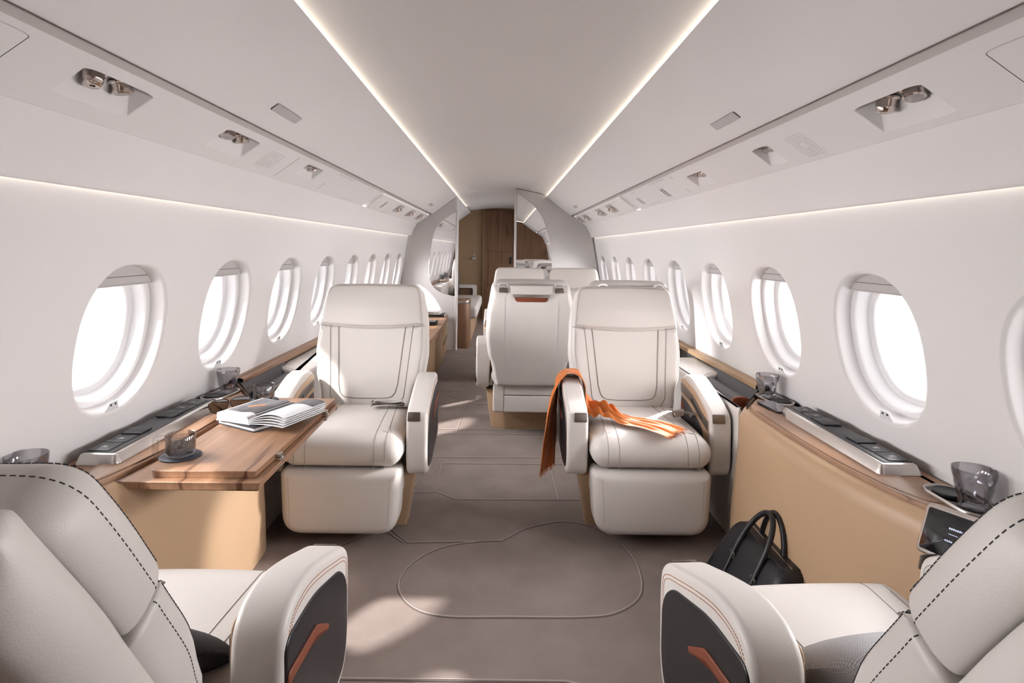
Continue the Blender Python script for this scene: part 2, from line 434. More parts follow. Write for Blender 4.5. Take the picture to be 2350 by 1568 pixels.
L1, L2 = (1.03, 1.553), (.885, 1.656)
def psu(sd, y, t, out=0.):                          # service panel plane; out = up into the ceiling
    ux, uz = L2[0]-L1[0], L2[1]-L1[1]; l = math.hypot(ux, uz)
    return (sd*(L1[0]+ux*t+out*(-uz/l)*-1), y, L1[1]+uz*t+out*(-ux/l))
tn = 0
def trim(g, m, ang=50):
    global tn; tn += 1
    return struct(g.build('trim_%d' % tn, m, ang=ang))
REC = {-1: [(1.285, 1.545, .27, .82), (1.955, 2.225, .27, .82), (2.775, 3.015, .34, .82)],
       1: [(1.305, 1.555, .125, .74), (2.07, 2.20, .15, .71), (2.75, 2.98, .175, .70)]}
RECD = {}
for sd in (-1, 1):
    # upper side panel with rolled lower lip
    prof = sp2([(.545, 1.888), (.60, 1.846), (.70, 1.772), (.80, 1.699), (.842, 1.671), (.857, 1.668), (.868, 1.678), (.872, 1.70), (.86, 1.73)], 6, False)
    g = G(); g.loft([[(sd*x, y, z) for x, z in prof] for y in (Y0, 10.45)], 0, False)
    g.loft([[(sd*.545, y, 1.888), (sd*.549, y, 1.893), (sd*.606, y, 1.883), (sd*.594, y, 1.918)] for y in (Y0, 10.45)], 0, False)
    trim(g, PANEL)
    # valance with rounded lower lip
    prof = sp2([(1.0305, 1.5535), (1.048, 1.517), (1.075, 1.465), (1.092, 1.42), (1.098, 1.403), (1.106, 1.397), (1.116, 1.401), (1.12, 1.42), (1.125, 1.45)], 6, False)
    g = G(); g.loft([[(sd*x, y, z) for x, z in prof] for y in (Y0, 10.45)], 0, False); trim(g, PANEL)
    # service panel (with recess openings) and the joint above it, its shade painted taupe
    g = G(); mpp = lambda y, t: psu(sd, y, t)
    cur = Y0
    for (a, b, t0, t1) in REC[sd]:
        quad(g, mpp, cur, a-.03, 0, 1)
        holed(g, mpp, a-.03, b+.03, 0, 1, rrect(a, b, t0, t1, .05, 5))
        cur = b+.03
    quad(g, mpp, cur, 4.34, 0, 1)
    g.loft([[psu(sd, 4.34, t), psu(sd, 4.352, t, .006), psu(sd, 4.36, t, .02)] for t in (0, 1)], 0, False)
    g.loft([[psu(sd, 4.36, t, .02), psu(sd, 4.42, t, .02), psu(sd, 4.428, t, .004)] for t in (0, 1)], 0, False)
    g.loft([[psu(sd, y, 1, 0), (sd*.8845, y, 1.715), (sd*.855, y, 1.74)] for y in (Y0, 10.45)], 2, False)
    g.loft([[psu(sd, y, t, .0125) for t in (-.02, 1.02)] for y in (4.41, 7.17)], 0, False)
    g.loft([[psu(sd, y, 0, 0), (sd*1.036, y, 1.552)] for y in (Y0, 10.45)], 1, False)
    # raised far pod
    P = rrect(4.43, 7.15, .02, .97, .03, 5)
    g.loft([[psu(sd, y, t, o) for y, t in inset(P, i)] for i, o in ((0, .012), (0, -.006), (.006, -.012))], 0, True, False, True)
    quad(g, mpp, 7.15, 10.45, 0, 1)
    # fine joints on the panel
    for (y, t0, t1) in ((2.62, .1, .9), (3.22, .1, .45)) if sd < 0 else ((3.15, .12, .3), (3.15, .8, .92)):
        g.tube([psu(sd, y, t0, -.0004), psu(sd, y, t1, -.0004)], .0012, 4, 1)
    for (ya, yb, t) in ((3.25, 3.55, .93), (3.95, 4.12, .9), (3.75, 4.0, .1), (4.9, 5.1, .07)):
        g.tube([psu(sd, ya, t, -.0006 if ya < 4.4 else -.0125), psu(sd, yb, t, -.0006 if ya < 4.4 else -.0125)], .0012, 4, 1)
    trim(g, [PANEL, GREY, JOINT_SHADE], 0)
    # LED strips in the coves
    g = G(); g.loft([[(sd*.598, y, 1.8935), (sd*.572, y, 1.8945)] for y in (Y0, 9.3)], 0, False)
    trim(g, LED)
    g = G(); g.loft([[(sd*1.138, y, 1.416), (sd*1.124, y, 1.411)] for y in (Y0, 7.15)], 0, False)
    trim(g, LED)

# end walls
def section(y, inner=0.):
    P = [(-1.285, 0), (-1.29, .2), (-1.293, .40), (-1.13, 1.425), (-1.19, 1.52), (-1.04, 1.549), (-.88, 1.66), (-.86, 1.70), (-.6, 1.905), (0, 2.02)]
    return P+[(-x, z) for x, z in reversed(P[:-1])]
g = G(); P = section(Y0); g.add([(x, Y0, z) for x, z in P], [tuple(range(len(P)))]); struct(g.build('wall_aft', WOODZ))
g = G(); P = section(Y1); g.add([(x, 10.4, z) for x, z in P], [tuple(range(len(P)))])
struct(g.build('wall_forward', TANF))
g = G()
g.box(-.30, .26, 10.36, 10.395, 0, 1.925, .004)
for z in (.62, 1.20): g.box(-.30, .26, 10.355, 10.362, z, z+.004, .001, m=1)
dr = struct(g.build('door_1', [WOODZ, DARKGAP]))
g = G(); g.box(.16, .19, 10.33, 10.36, .98, 1.1, .006); g.build('door_handle', BLACK, dr)
g = G(); g.box(-.318, -.302, 10.35, 10.40, 0, 1.925, .003); g.box(-1.0, -.32, 10.392, 10.40, .885, .89, .001); trim(g, TANF)

# dividers with mirror insets
def divider(name, P, M, y):
    g = G(); g.slab(P, 0, .045, .006, 0, 3, lambda x, z, d: (x, y+d, z))
    o = struct(g.build(name, PANEL, ang=30))
    g = G(); g.slab(M, 0, .006, .002, 0, 2, lambda x, z, d: (x, y-.004+d, z)); g.build('mirror', MIRROR, o, 0)
    return o
DY = 7.20
PL = [(-1.12, 0), (-.545, 0), (-.545, 1.71), (-.60, 1.68), (-.70, 1.60), (-.86, 1.63), (-1.02, 1.53), (-1.10, 1.40), (-1.18, 1.1), (-1.26, .55), (-1.26, .2)]
PL = [(-1.28, 0), (-.545, 0), (-.545, 1.875), (-.60, 1.84), (-.86, 1.665), (-1.03, 1.552), (-1.11, 1.40), (-1.285, .45), (-1.28, .2)]
ML = rpoly([(-.556, .66), (-.556, 1.70), (-.62, 1.66), (-.80, 1.53), (-.845, 1.35), (-.885, 1.08), (-.88, .86), (-.80, .74), (-.70, .69)][::-1], [.02, .1, .08, .1, .1, .1, .1, .02, .02], 6)
divider('wall_divider_left', PL, ML, DY)
g = G(); g.box(-.560, -.528, DY-.012, DY+.06, 0, 1.72, .008); trim(g, PANEL)
PR = [(.165, 0), (1.28, 0), (1.28, .2), (1.285, .45), (1.11, 1.40), (1.03, 1.552), (.86, 1.665), (.60, 1.84), (.56, 1.90), (.40, 1.945), (.165, 1.99)]
MR = rpoly([(.185, .55), (.62, .55), (.625, 1.05), (.60, 1.38), (.50, 1.65), (.40, 1.78), (.185, 1.945)], [.01, .02, .1, .2, .12, .05, .02], 6)
divider('wall_divider_right', PR, MR, DY)
g = G(); g.box(.158, .182, DY-.012, DY+.06, 0, 1.985, .005); g.box(.148, .158, DY, DY+.05, 1.36, 1.50, .004, m=1); trim(g, [PANEL, BLACK])
#@@END_SHELL
#@@SEATS
# ------------------------------------------------------------------ cabin seats (local: +y forward, origin on the floor)
def back_w(s):
    for (a, wa), (b, wb) in zip(BW, BW[1:]):
        if s <= b:
            t = (s-a)/(b-a); t = t*t*(3-2*t); return wa+(wb-wa)*t
    return BW[-1][1]
BW = [(-.05, .215), (.0, .218), (.10, .236), (.22, .268), (.33, .279), (.46, .272), (.70, .25)]
def seat_arm(root, sx, LEATHER):
    """sx: side of the seat; outer face away from the cushion"""
    out = sp2([(-.175, .56), (-.165, .615), (-.12, .645), (-.04, .645), (.05, .622), (.14, .592), (.205, .568), (.24, .54), (.25, .49), (.25, .42), (.248, .345), (.232, .295), (.195, .272), (.12, .268), (-.02, .285), (-.13, .32), (-.17, .38), (-.178, .47)], 5)
    mp = lambda y, z, d: (sx*(.307+d), y, z)
    g = G(); FR = g.pad(out, .045, .015, .015, mp)
    # twin stitch lines along the top of the outer edge
    for ins, m in ((.022, 1), (.030, 1)):
        P = [mp(y, z, .0452) for y, z in inset(out, ins) if z > .40]
        i0 = max(range(len(P)), key=lambda i: (V(P[i])-V(P[i-1])).length); P = P[i0:]+P[:i0]
        g.dash(P, .0009, .005, .0025, m, False)
    P = [mp(y, z, -.0452) for y, z in inset(out, .018) if z > .33 and y > -.15]
    i0 = max(range(len(P)), key=lambda i: (V(P[i])-V(P[i-1])).length); P = P[i0:]+P[:i0]
    g.dash(P, .0009, .005, .0025, 2, False)
    arm = g.build('armrest', [LEATHER, RUST, SEAM], root)
    # outer recess: black panel, cognac pocket lining
    P = rpoly([(-.165, .345), (.10, .288), (.205, .30), (.228, .36), (.222, .485), (.165, .538), (-.02, .592), (-.165, .60)], [.03, .05, .05, .05, .06, .06, .05, .03])
    g = G(); g.pad(P, .004, .006, .004, lambda y, z, d: (sx*(.307+.0445+d), y, z)); g.build('side_panel', BLACK, arm)
    P = rpoly([(-.163, .520), (-.02, .508), (.06, .470), (.068, .480), (-.01, .528), (-.163, .543)], .012, 3)
    g = G(); g.pad(P, .003, .004, .003, lambda y, z, d: (sx*(.307+.0495+d), y, z)); g.build('pocket_lining', COGNAC, arm, label='cognac leather pocket lining')
    # inner face: tan panel, bronze strip with pull, dark opening
    P = rpoly([(-.16, .34), (.165, .30), (.215, .33), (.225, .50), (.19, .545), (.05, .598), (-.10, .625), (-.16, .62)], [.02, .03, .04, .04, .05, .06, .04, .02])
    g = G(); g.pad(P, .003, .004, .003, lambda y, z, d: (sx*(.307-.0455-d), y, z)); ip = g.build('inner_panel', TAN, arm)
    P = rpoly([(-.158, .555), (.02, .535), (.16, .487), (.222, .47), (.222, .512), (.16, .53), (.02, .578), (-.158, .60)], .004, 2)
    g = G(); g.pad(P, .002, .002, .002, lambda y, z, d: (sx*(.307-.049-d), y, z)); g.build('trim_strip', BRONZE, ip)
    P = rpoly([(.0, .545), (.145, .497), (.145, .514), (.0, .562)], .004, 2)
    g = G(); g.pad(P, .003, .003, .003, lambda y, z, d: (sx*(.307-.051-d), y, z)); g.build('pull_slot', BLACK, ip)
    P = rpoly([(-.15, .36), (.13, .335), (.17, .37), (.165, .445), (.12, .475), (-.06, .525), (-.15, .535)], [.01, .03, .04, .04, .03, .03, .01], 4)
    g = G(); g.pad(P, .002, .002, .002, lambda y, z, d: (sx*(.307-.0485-d), y, z)); g.build('stowage_opening', CHAR, ip)
    P = rpoly([(-.15, .41), (-.125, .40), (-.10, .49), (-.12, .515), (-.15, .52)], .008, 3)
    g = G(); g.pad(P, .002, .002, .002, lambda y, z, d: (sx*(.307-.050-d), y, z)); g.build('opening_liner', COGNAC, ip)
    # metal switch plate on the front corner
    g = G(); P = rrect(-.027, .027, .513, .551, .003, 2)
    def cm(x, z, d):
        return (sx*(.307-.012+x), .2505-(max(0, z-.505)**2)*3.2+d, z)
    g.slab(P, 0, .0035, .001, 0, 2, cm)
    g.box(-.012, .012, .0, .001, 0, .001) if False else None
    g.build('switch_plate', BRONZE, arm)
    return arm
def make_seat(phi, hup, label, group, sup=0., sw=0.):
    root = empty('cabin_seat', (0, 0, 0), label, 'seat', group)
    LEATHER = GRAINED if phi > rad(25) else globals()['LEATHER']
    # pedestal
    g = G()
    def ped(k, y0, y1, w, wb): return [(x, y, k) for x, y in rpoly([(-w, y1), (-w, .0), (-wb, y0), (wb, y0), (w, .0), (w, y1)][::-1], .012, 3)]
    g.loft([ped(0, -.05, .095, .246, .15), ped(.02, -.052, .095, .248, .152), ped(.18, -.08, .10, .275, .17), ped(.27, -.10, .10, .285, .19)], 0, True, True, True)
    for sx in (-1, 1):
        g.dash([(sx*.2475, .088, .01), (sx*.268, .092, .14), (sx*.284, .093, .26)], .0009, .006, .003, 1, False)
    g.build('pedestal', [TAN, SEAM], root)
    # frame under the cushion
    g = G(); g.slab(rrect(-.235, .235, -.255, .18, .03), .17, .335, .012)
    g.build('seat_frame', LEATHER2, root)
    g = G()
    for z in (.285, .315): g.box(-.165, .165, -.2575, -.252, z, z+.002, .0005, m=1)
    g.slab(rpoly([(-.228, -.264), (-.165, -.264), (-.165, -.25), (-.228, -.25)], .004, 2), .18, .385, .004)
    g.slab(rpoly([(.165, -.264), (.228, -.264), (.228, -.25), (.165, -.25)], .004, 2), .18, .385, .004)
    g.slab(rpoly([(-.163, -.261), (.163, -.261), (.163, -.20), (-.163, -.20)], .004, 2), .175, .282, .008)
    g.slab(rpoly([(-.163, -.259), (.163, -.259), (.163, -.20), (-.163, -.20)], .004, 2), .286, .39, .006)
    g.build('rear_cover', [LEATHER, DARKGAP], root)
    # leg rest
    out = rpoly([(-.238, .055), (.238, .055), (.252, .322), (-.252, .322)], [.085, .085, .03, .03], 8)
    mp = lambda x, z, d: (x, .245+d, z)
    g = G(); FR = g.pad(out, .075, .035, .035, mp, front=lambda x, z: .012*(1-(x/.25)**2)*(1-((z-.19)/.15)**2))
    for q in (-.212, .212):
        P = [mp(q+(.012 if q < 0 else -.012)*(.32-z)/.25*1., z, .0755+.012*(1-(q/.25)**2)*(1-((z-.19)/.15)**2)-max(0, (abs(q)-.215))*.6) for z in [.105+.19*k/20 for k in range(21)]]
        g.dash(P, .0008, .005, .0025, 1, False)
    g.build('leg_rest', [LEATHER, SEAM], root)
    # seat cushion
    out = rpoly([(-.245, -.21), (.245, -.21), (.262, .10), (.250, .325), (-.250, .325), (-.262, .10)], [.03, .03, .1, .06, .06, .1], 6)
    def cs(x, y): return .010*(1-(x/.25)**2)-.008*math.exp(-((y+.05)/.10)**2-(x/.12)**2)
    mp = lambda x, y, d: (x, y, .397+d)
    g = G(); FR = g.pad(out, .073, .085, .070, mp, front=cs, n=10, caps=(.92, .82, .7, .56, .42, .26))
    def ctop(x, y):                                  # cushion top / front along a stitch line
        d = .325-y
        if d >= .085: return (x, y, .397+.073+cs(x, y))
        a = math.acos(max(-1, min(1, 1-d/.085))); return (x, y, .397+.003+.070*math.sin(a)+cs(x, y)*math.sin(a))
    for q, r_, m in ((-.188, .0016, 1), (-.142, .0016, 1), (.142, .0016, 1), (.188, .0016, 1)):
        P = [ctop(q*(1-.18*max(0, (.24-y))/.4), y) for y in [-.19+.43*k/24 for k in range(25)]]
        P += [ctop(q, .24+.085*math.sin(k/16*PI/2)) for k in range(1, 17)]+[(q, .3252, z) for z in (.385, .36, .34)]
        g.tube(P, r_*.75, 5, m)
    g.build('seat_cushion', [LEATHER, SEAM], root)
    # back in its own tilted frame
    pv = V((0, -.15, .42)); es = V((0, -math.sin(phi), math.cos(phi))); ed = V((0, math.cos(phi), math.sin(phi)))
    B = lambda x, s, d: pv+V((x, 0, 0))+es*s+ed*d
    ss = [-.045+.50*k/20 for k in range(21)]
    R = [(back_w(s), s) for s in ss]
    out = rpoly([(-back_w(-.045), -.045), (back_w(-.045), -.045)]+[(back_w(s), s) for s in ss[1:-1]]+[(back_w(.455), .455), (-back_w(.455), .455)]+[(-back_w(s), s) for s in ss[1:-1]][::-1], [.03, .03]+[.008]*19+[.022, .022]+[.008]*19, 3)
    wing = lambda x, s: .026*(abs(x)/.27)**2.4-.010*(1-(x/.27)**2)*(1-abs(s-.2)/.3)
    g = G(); FR = g.pad(out, .040, .03, .030, lambda x, s, d: B(x, s, d-.038), front=wing, n=6, caps=(.93, .84, .73, .6, .46, .3))
    fs = lambda x, s, e=.0006: B(x, s, .040-.038+wing(x, s)+e)
    top = .452
    U = [(-.172, top)]+[(-.172+.030*(top-s)/.36, s) for s in [top-.03*k for k in range(1, 11)]]
    low = .088
    UU = U+[(-.136, low+.022), (-.122, low+.006), (-.105, low)]
    UU = UU+[(x, low-.004) for x in (-.06, 0, .06)]+[(-x, s) for x, s in reversed(UU)]
    g.tube([fs(x, s) for x, s in UU], .0022, 6, 1)
    U2 = [(-.212+.036*(top-s)/.42, s) for s in [top-.03*k for k in range(0, 13)]]+[(-.165, .07), (-.148, .04), (-.12, .026), (-.06, .022), (0, .021)]
    U2 = U2+[(-x, s) for x, s in reversed(U2[:-1])]
    g.tube([fs(x, s) for x, s in U2], .0016, 6, 1)
    dk = 2 if phi > rad(25) else 1
    g.dash([V(p)+ed*.0006 for p in FR[4]], .00085 if dk == 2 else .0008, .007, .0035, dk)
    if dk == 2: g.dash([V(p)+ed*.0002 for p in FR[1]], .0008, .006, .004, dk)
    g.build('backrest', [LEATHER, SEAM, DARKTHREAD], root)
    # headrest
    out = rpoly([(-.274, .440), (-.12, .428), (0, .426), (.12, .428), (.274, .440), (.262, .56), (.243, .665), (0, .672), (-.243, .665), (-.262, .56)], [.02, .1, .1, .1, .02, .1, .10, .2, .10, .1], 7)
    hb = lambda x, s: .014*(1-(x/.27)**2)*(1-abs(s-.53)/.14)+.014*(abs(x)/.27)**2.2
    g = G(); FR = g.pad([(x, s+hup) for x, s in out], .040, .028, .034, lambda x, s, d: B(x, s, d-.022), front=lambda x, s: hb(x, s-hup), n=7, ehb=.014, caps=(.9, .75, .55, .3))
    g.dash([V(p)+ed*.0006 for p in FR[5]], .00085 if dk == 2 else .0008, .007, .0035, dk)
    if dk == 2: g.dash([V(p)+ed*.0002 for p in FR[1]], .0008, .006, .0045, dk)
    g.build('headrest', [LEATHER, SEAM, DARKTHREAD], root)
    # cognac inner strip between headrest and shell
    g = G(); P = rpoly([(-.20, .05), (.20, .05), (.242, .35), (.21, .625), (-.21, .625), (-.242, .35)], .06, 6); P = [(x, s+hup) for x, s in P]
    g.pad(P, .014, .01, .01, lambda x, s, d: B(x, s, d-.078)); g.build('back_lining', COGNAC, root)
    # shell
    ss = [-.03+.69*k/16 for k in range(17)]
    bw = lambda s: back_w(s)+.006-(.018-sw)*max(0, (s-.5)/.16)+sw*max(0, min(1, s/.3))
    out = rpoly([(-bw(-.03), -.03), (bw(-.03), -.03)]+[(bw(s), s) for s in ss[1:-1]]+[(bw(.66), .66), (-bw(.66), .66)]+[(-bw(s), s) for s in ss[1:-1]][::-1], [.03, .03]+[.008]*15+[.06, .06]+[.008]*15, 6); out = [(x, s_+sup*max(0, (s_-.3)/.36)) for x, s_ in out]
    g = G()
    shb = lambda x, s: .012*(1-(abs(x)/.27)**3)-.035*max(0, (s-.56-sup*.8)/.10)**2+.01*(1-((s-.3)/.35)**2)
    g.pad(out, .042, .03, .042, lambda x, s, d: B(x, s+hup, d-.110), back=shb, n=6, caps=(.93, .8, .62, .42, .2))
    rs = lambda x, s, e=.001: B(x, s+hup, -.110-.042-shb(x, s)-e)
    for q in (-1, 1):
        g.tube([rs(q*(.165-.03*max(0, (.25-s)/.3)), s, .0) for s in [.02+.58*k/14 for k in range(15)]], .0012, 5, 1)
    sh = g.build('back_shell', [LEATHER, WHITE], root)
    def rear(P, e0, e1, m, nm, par=sh):
        g = G(); g.slab(P, e0, e1, .002, 0, 2, lambda x, s, d: rs(x, s, d)); return g.build(nm, m, par)
    rear(rpoly([(-.118, .652), (-.098, .575), (.098, .575), (.118, .652)], [.01, .02, .02, .01], 4), -.002, .003, COGNAC, 'shell_pocket')
    rear(rpoly([(-.118, .628), (-.112, .602), (.112, .602), (.118, .628)], .004, 2), .0, .007, STEEL, 'shell_handle')
    rear(rpoly([(-.135, .668), (-.124, .622), (.124, .622), (.135, .668)], .008, 3), -.002, .010, LEATHER, 'shell_cap')
    # belt guide loop at the shoulder
    for q in (-1, 1):
        g = G(); g.tube([B(q*.175+.03*math.cos(a), .655+hup+.022*math.sin(a), -.108) for a in [PI*k/10 for k in range(11)]], .006, 8, 0)
        g.build('belt_guide', WHITE, sh)
        P = rpoly([(q*.175-.03, .628), (q*.175+.03, .628), (q*.175+.025, .655), (q*.175-.025, .655)], .006, 3)
        rear(P, 0, .004, BRONZE, 'guide_recess')
    for sx in (-1, 1): seat_arm(root, sx, LEATHER)
    return root

GRP = 'white leather cabin seats'
proto = make_seat(rad(17), 0., 'white leather seat facing back at the end of the walnut fold-out table', GRP)
proto.location = (-.656, 2.745, 0); proto.rotation_euler[2] = PI
s2 = copy_tree(proto); s2.location = (.645, 2.765, 0); tag(s2, 'white leather seat with an orange scarf lying across its cushion')
s3 = copy_tree(proto); s3.location = (.192, 4.13, 0); s3.rotation_euler[2] = 0; tag(s3, 'white seat seen squarely from behind, beside the aisle in mid cabin')
s4 = copy_tree(proto); s4.location = (.815, 4.13, 0); s4.rotation_euler[2] = 0; tag(s4, 'white seat turned away, only its shell top showing above the seat with the orange scarf')
s5 = copy_tree(proto); s5.location = (.195, 5.80, 0); tag(s5, 'far white seat facing back by the aisle, behind the seat seen from behind')
s6 = copy_tree(proto); s6.location = (.757, 5.80, 0); tag(s6, 'far white seat facing back, window side of the far pair before the divider mirror')
near = make_seat(rad(31), .016, 'near white seat on the left, reclined, dark knit cushion on it', GRP, .06, .010)
near.location = (-.700, 1.135, 0)
s8 = copy_tree(near); s8.location = (.735, 1.105, 0); s8.rotation_euler[2] = rad(4); tag(s8, 'near white seat on the right, reclined, light grey knit cushion on it')
def drop_arm(seat, local_side):                       # pairs share one arm between them
    for c in list(seat.children):
        if c.name.startswith('armrest') and sum(v.co.x for v in c.data.vertices)*local_side > 0:
            for q in list(c.children_recursive)+[c]: bpy.data.objects.remove(q)
drop_arm(s4, -1); drop_arm(s5, -1); drop_arm(s6, 1)
#@@END_SEATS
#@@FAR
# ------------------------------------------------------------------ credenza and what lies on it
root = empty('credenza', (-.9, 5.8, 0), 'low walnut credenza along the left wall before the divider', 'cabinet'); o = V((-.9, 5.8, 0))
def fx(y): return -.62-.0+.035*(math.sin((y-4.5)/(7.15-4.5)*PI)-.4)
ys = [4.5+.05*k for k in range(54)]
def strip(g, dx, z0, z1, ya=4.5, yb=7.17, m=0):
    yy = [ya+(yb-ya)*k/24 for k in range(25)]
    P = [(fx(y)+dx, y) for y in yy]+[(-1.24, yb), (-1.24, ya)]
    g.slab(P, z0, z1, .003, m, 2)
g = G(); strip(g, -.012, .03, .385); g.v = [q-o for q in g.v]; g.build('carcass', WOODCR, root)
g = G(); strip(g, .0, .398, .445); g.v = [q-o for q in g.v]; g.build('cabinet_top', WOOD, root)
g = G(); strip(g, -.03, .380, .40); strip(g, -.025, 0, .035); g.v = [q-o for q in g.v]; g.build('shadow_gap', WOODZ, root)
def front(y0, y1, z0, z1, nm, m, p=root, d=.004):
    g = G(); yy = [y0+(y1-y0)*k/8 for k in range(9)]
    P = [(fx(y)-.012+d, y) for y in yy]+[(fx(y1)-.03, y1), (fx(y0)-.03, y0)]
    g.slab(P, z0, z1, .002, 0, 2); g.v = [q-o for q in g.v]; return g.build(nm, m, p)
front(4.55, 5.55, .04, .375, 'door', WOODCR); front(5.56, 6.38, .04, .375, 'door', WOODCR)
for z0, z1 in ((.205, .375), (.04, .185)): front(6.40, 7.14, z0, z1, 'drawer', WOODCR)
g = G(); strip(g, -.006, .186, .204, 6.40, 7.14); g.v = [q-o for q in g.v]; g.build('finger_pull', DARKGAP, root)

def hardback(loc, rz, w, l, h, cm, label, spine=None):
    root = empty('book', loc, label, 'book', 'books on the credenza', rz)
    for z0, z1, nm in ((0, .004, 'back_cover'), (h-.004, h, 'front_cover')):
        g = G(); g.box(-w/2, w/2, -l/2, l/2, z0, z1, .001); g.build(nm, cm, root)
    g = G(); g.box(-w/2+.003, w/2-.003, -l/2+.002, l/2-.004, .003, h-.003, .001); g.build('page_block', PAPER if cm is not COVER else BLACK, root)
    g = G(); g.box(-w/2, w/2, -l/2-.001, -l/2+.004, 0, h, .001); sp_ = g.build('spine', cm, root)
    return root, sp_
b0, _ = hardback((-.80, 6.98, .4455), rad(-2), .30, .24, .024, BLACK, 'black book under the white book on the credenza')
b1, _ = hardback((-.835, 6.975, .470), rad(-3), .26, .22, .034, PAPER, 'white book on top of the pile on the credenza')
c = bpy.data.curves.new('spine_lettering', 'FONT'); c.body = 'SICIS'; c.size = .026; c.extrude = .0004; c.align_x = 'CENTER'; c.align_y = 'CENTER'
tmp = bpy.data.objects.new('tmp', c); COL.objects.link(tmp); bpy.context.view_layer.update(); tm = bpy.data.meshes.new_from_object(tmp.evaluated_get(bpy.context.evaluated_depsgraph_get())); bpy.data.objects.remove(tmp)
to = bpy.data.objects.new('spine_lettering', tm); COL.objects.link(to); tm.materials.clear(); tm.materials.append(BLACK); to.parent = b1; to.location = (.032, -.1118, .0175); to.rotation_euler = (PI/2, 0, 0)
g = G(); P = sp2([(-.05, 0), (-.02, .016), (.02, .02), (.06, .008), (.03, -.004)], 5); g.slab(P, .034, .0345, .0001, 0, 1); g.build('cover_print', GREY, b1)
g = G(); g.box(-.13, .13, -.085, .085, 0, .042, .003); bx = g.build('box', mat('grey_box_lid', (.22, .205, .20), .5), None, 40, (-.80, 6.18, .4455)); bx.rotation_euler[2] = rad(-4)
tag(bx, 'black presentation box with grey lid in front of the books on the credenza', 'box')
g = G(); g.box(-.132, .132, -.087, .087, .001, .037, .002); g.build('box_base', BLACK, bx)
g = G(); g.slab(rpoly([(-.09, -.05), (.0, -.05), (.03, .03), (-.06, .03)], .01, 3), .042, .0424, .0001, 0, 1); g.build('lid_print', mat('rose_print', (.42, .20, .20), .5), bx)

# ------------------------------------------------------------------ conference table and a glass on it
root = empty('conference_table', (.55, 4.98, 0), 'walnut table with tan edge between the facing pairs of seats', 'table')
g = G(); g.slab(rrect(-.68, .44, -.26, .28, .06, 6), .590, .618, .006); g.build('tabletop', WOODX, root)
g = G(); g.loft([[(x, y, z) for x, y in inset(rrect(-.68, .44, -.26, .28, .06, 6), i)] for i, z in ((-.002, .596), (-.003, .600), (-.003, .610), (-.002, .614))]); g.build('edge_band', TAN, root)
g = G(); g.slab(rrect(.0, .4, -.08, .08, .03, 4), 0, .592, .01); g.build('leg', TAN, root)
g = G(); n = 32
g.lathe([(0, 0), (.03, 0), (.034, .04), (.036, .09), (.035, .0905), (.0325, .04), (.028, .006), (0, .006)], n); gl = tag(g.build('drinking_glass', SMOKE, None, 40, (.40, 4.86, .6185)), 'small glass on the conference table, glimpsed between two seats', 'glass')

# ------------------------------------------------------------------ beyond the divider
root = empty('divan', (-.75, 8.9, 0), 'white leather divan with arm beyond the left divider', 'sofa')
g = G(); g.slab(rrect(-.42, .44, -1.0, .98, .05, 5), .30, .47, .05, 0, 6); g.build('seat_cushion', LEATHER, root)
g = G(); g.slab(rrect(-.42, .36, -.98, .98, .03, 4), 0, .31, .01); g.build('sofa_base', TAN, root)
g = G(); g.slab(rrect(-.44, -.24, -1.0, .98, .05, 5), .42, .86, .05, 0, 6); g.build('backrest', LEATHER, root)
P = rpoly([(-.40, .40), (.345, .40), (.345, .635), (-.40, .635)], .04, 5)
g = G(); mpz = lambda x, z, d: (x, 1.04+d, z)
g.loft([[mpz(x, z, d) for x, z in q] for q, d in ((P, -.06), (P, .06))]); Pi = rpoly([(-.40, .46), (.285, .46), (.285, .585), (-.40, .585)], .03, 5)
g.loft([[mpz(x, z, d) for x, z in q] for q, d in ((P, -.06), (Pi, -.06), (Pi, .06), (P, .06))]); g.build('armrest', LEATHER, root)
g = G(); g.add([mpz(x, z, .03) for x, z in ((-.40, .455), (.29, .455), (.29, .59), (-.40, .59))], [(0, 1, 2, 3)]); g.build('arm_panel', WOODX, root)
cu = G(); cu.slab(rrect(-.16, .10, -.05, .05, .04, 5), 0, .40, .04, 0, 5); c_ = cu.build('scatter_cushion', CHAR, None, 40, (-.78, 9.62, .472)); tag(c_, 'dark cushion standing on the divan beside the divider post', 'cushion')
root = empty('end_cabinet', (-.54, 7.45, 0), 'slim walnut cabinet with steel band just beyond the left divider', 'cabinet')
P = rpoly([(-.30, -.12), (.14, -.12), (.165, .02), (.155, .13), (-.30, .13)], [.01, .06, .08, .06, .01], 6)
g = G(); g.slab(P, 0, .56, .003); g.build('cabinet_body', WOODZ, root)
g = G(); g.slab(inset(P, -.002), .56, .592, .002); g.build('steel_band', STEEL, root)
g = G(); g.slab(inset(P, -.001), .592, .61, .003); g.build('cabinet_top', WOODX, root)
root = empty('wall_lock', (-.48, 10.395, 1.10), 'small grey latch fitting on the tan forward wall', 'latch')
g = G(); g.box(-.035, .035, -.02, 0, -.05, .0, .01); g.build('lock_body', GREY, root)
g = G(); g.box(-.025, .025, -.012, 0, .02, .05, .006); g.build('lock_plate', CHROME, root)

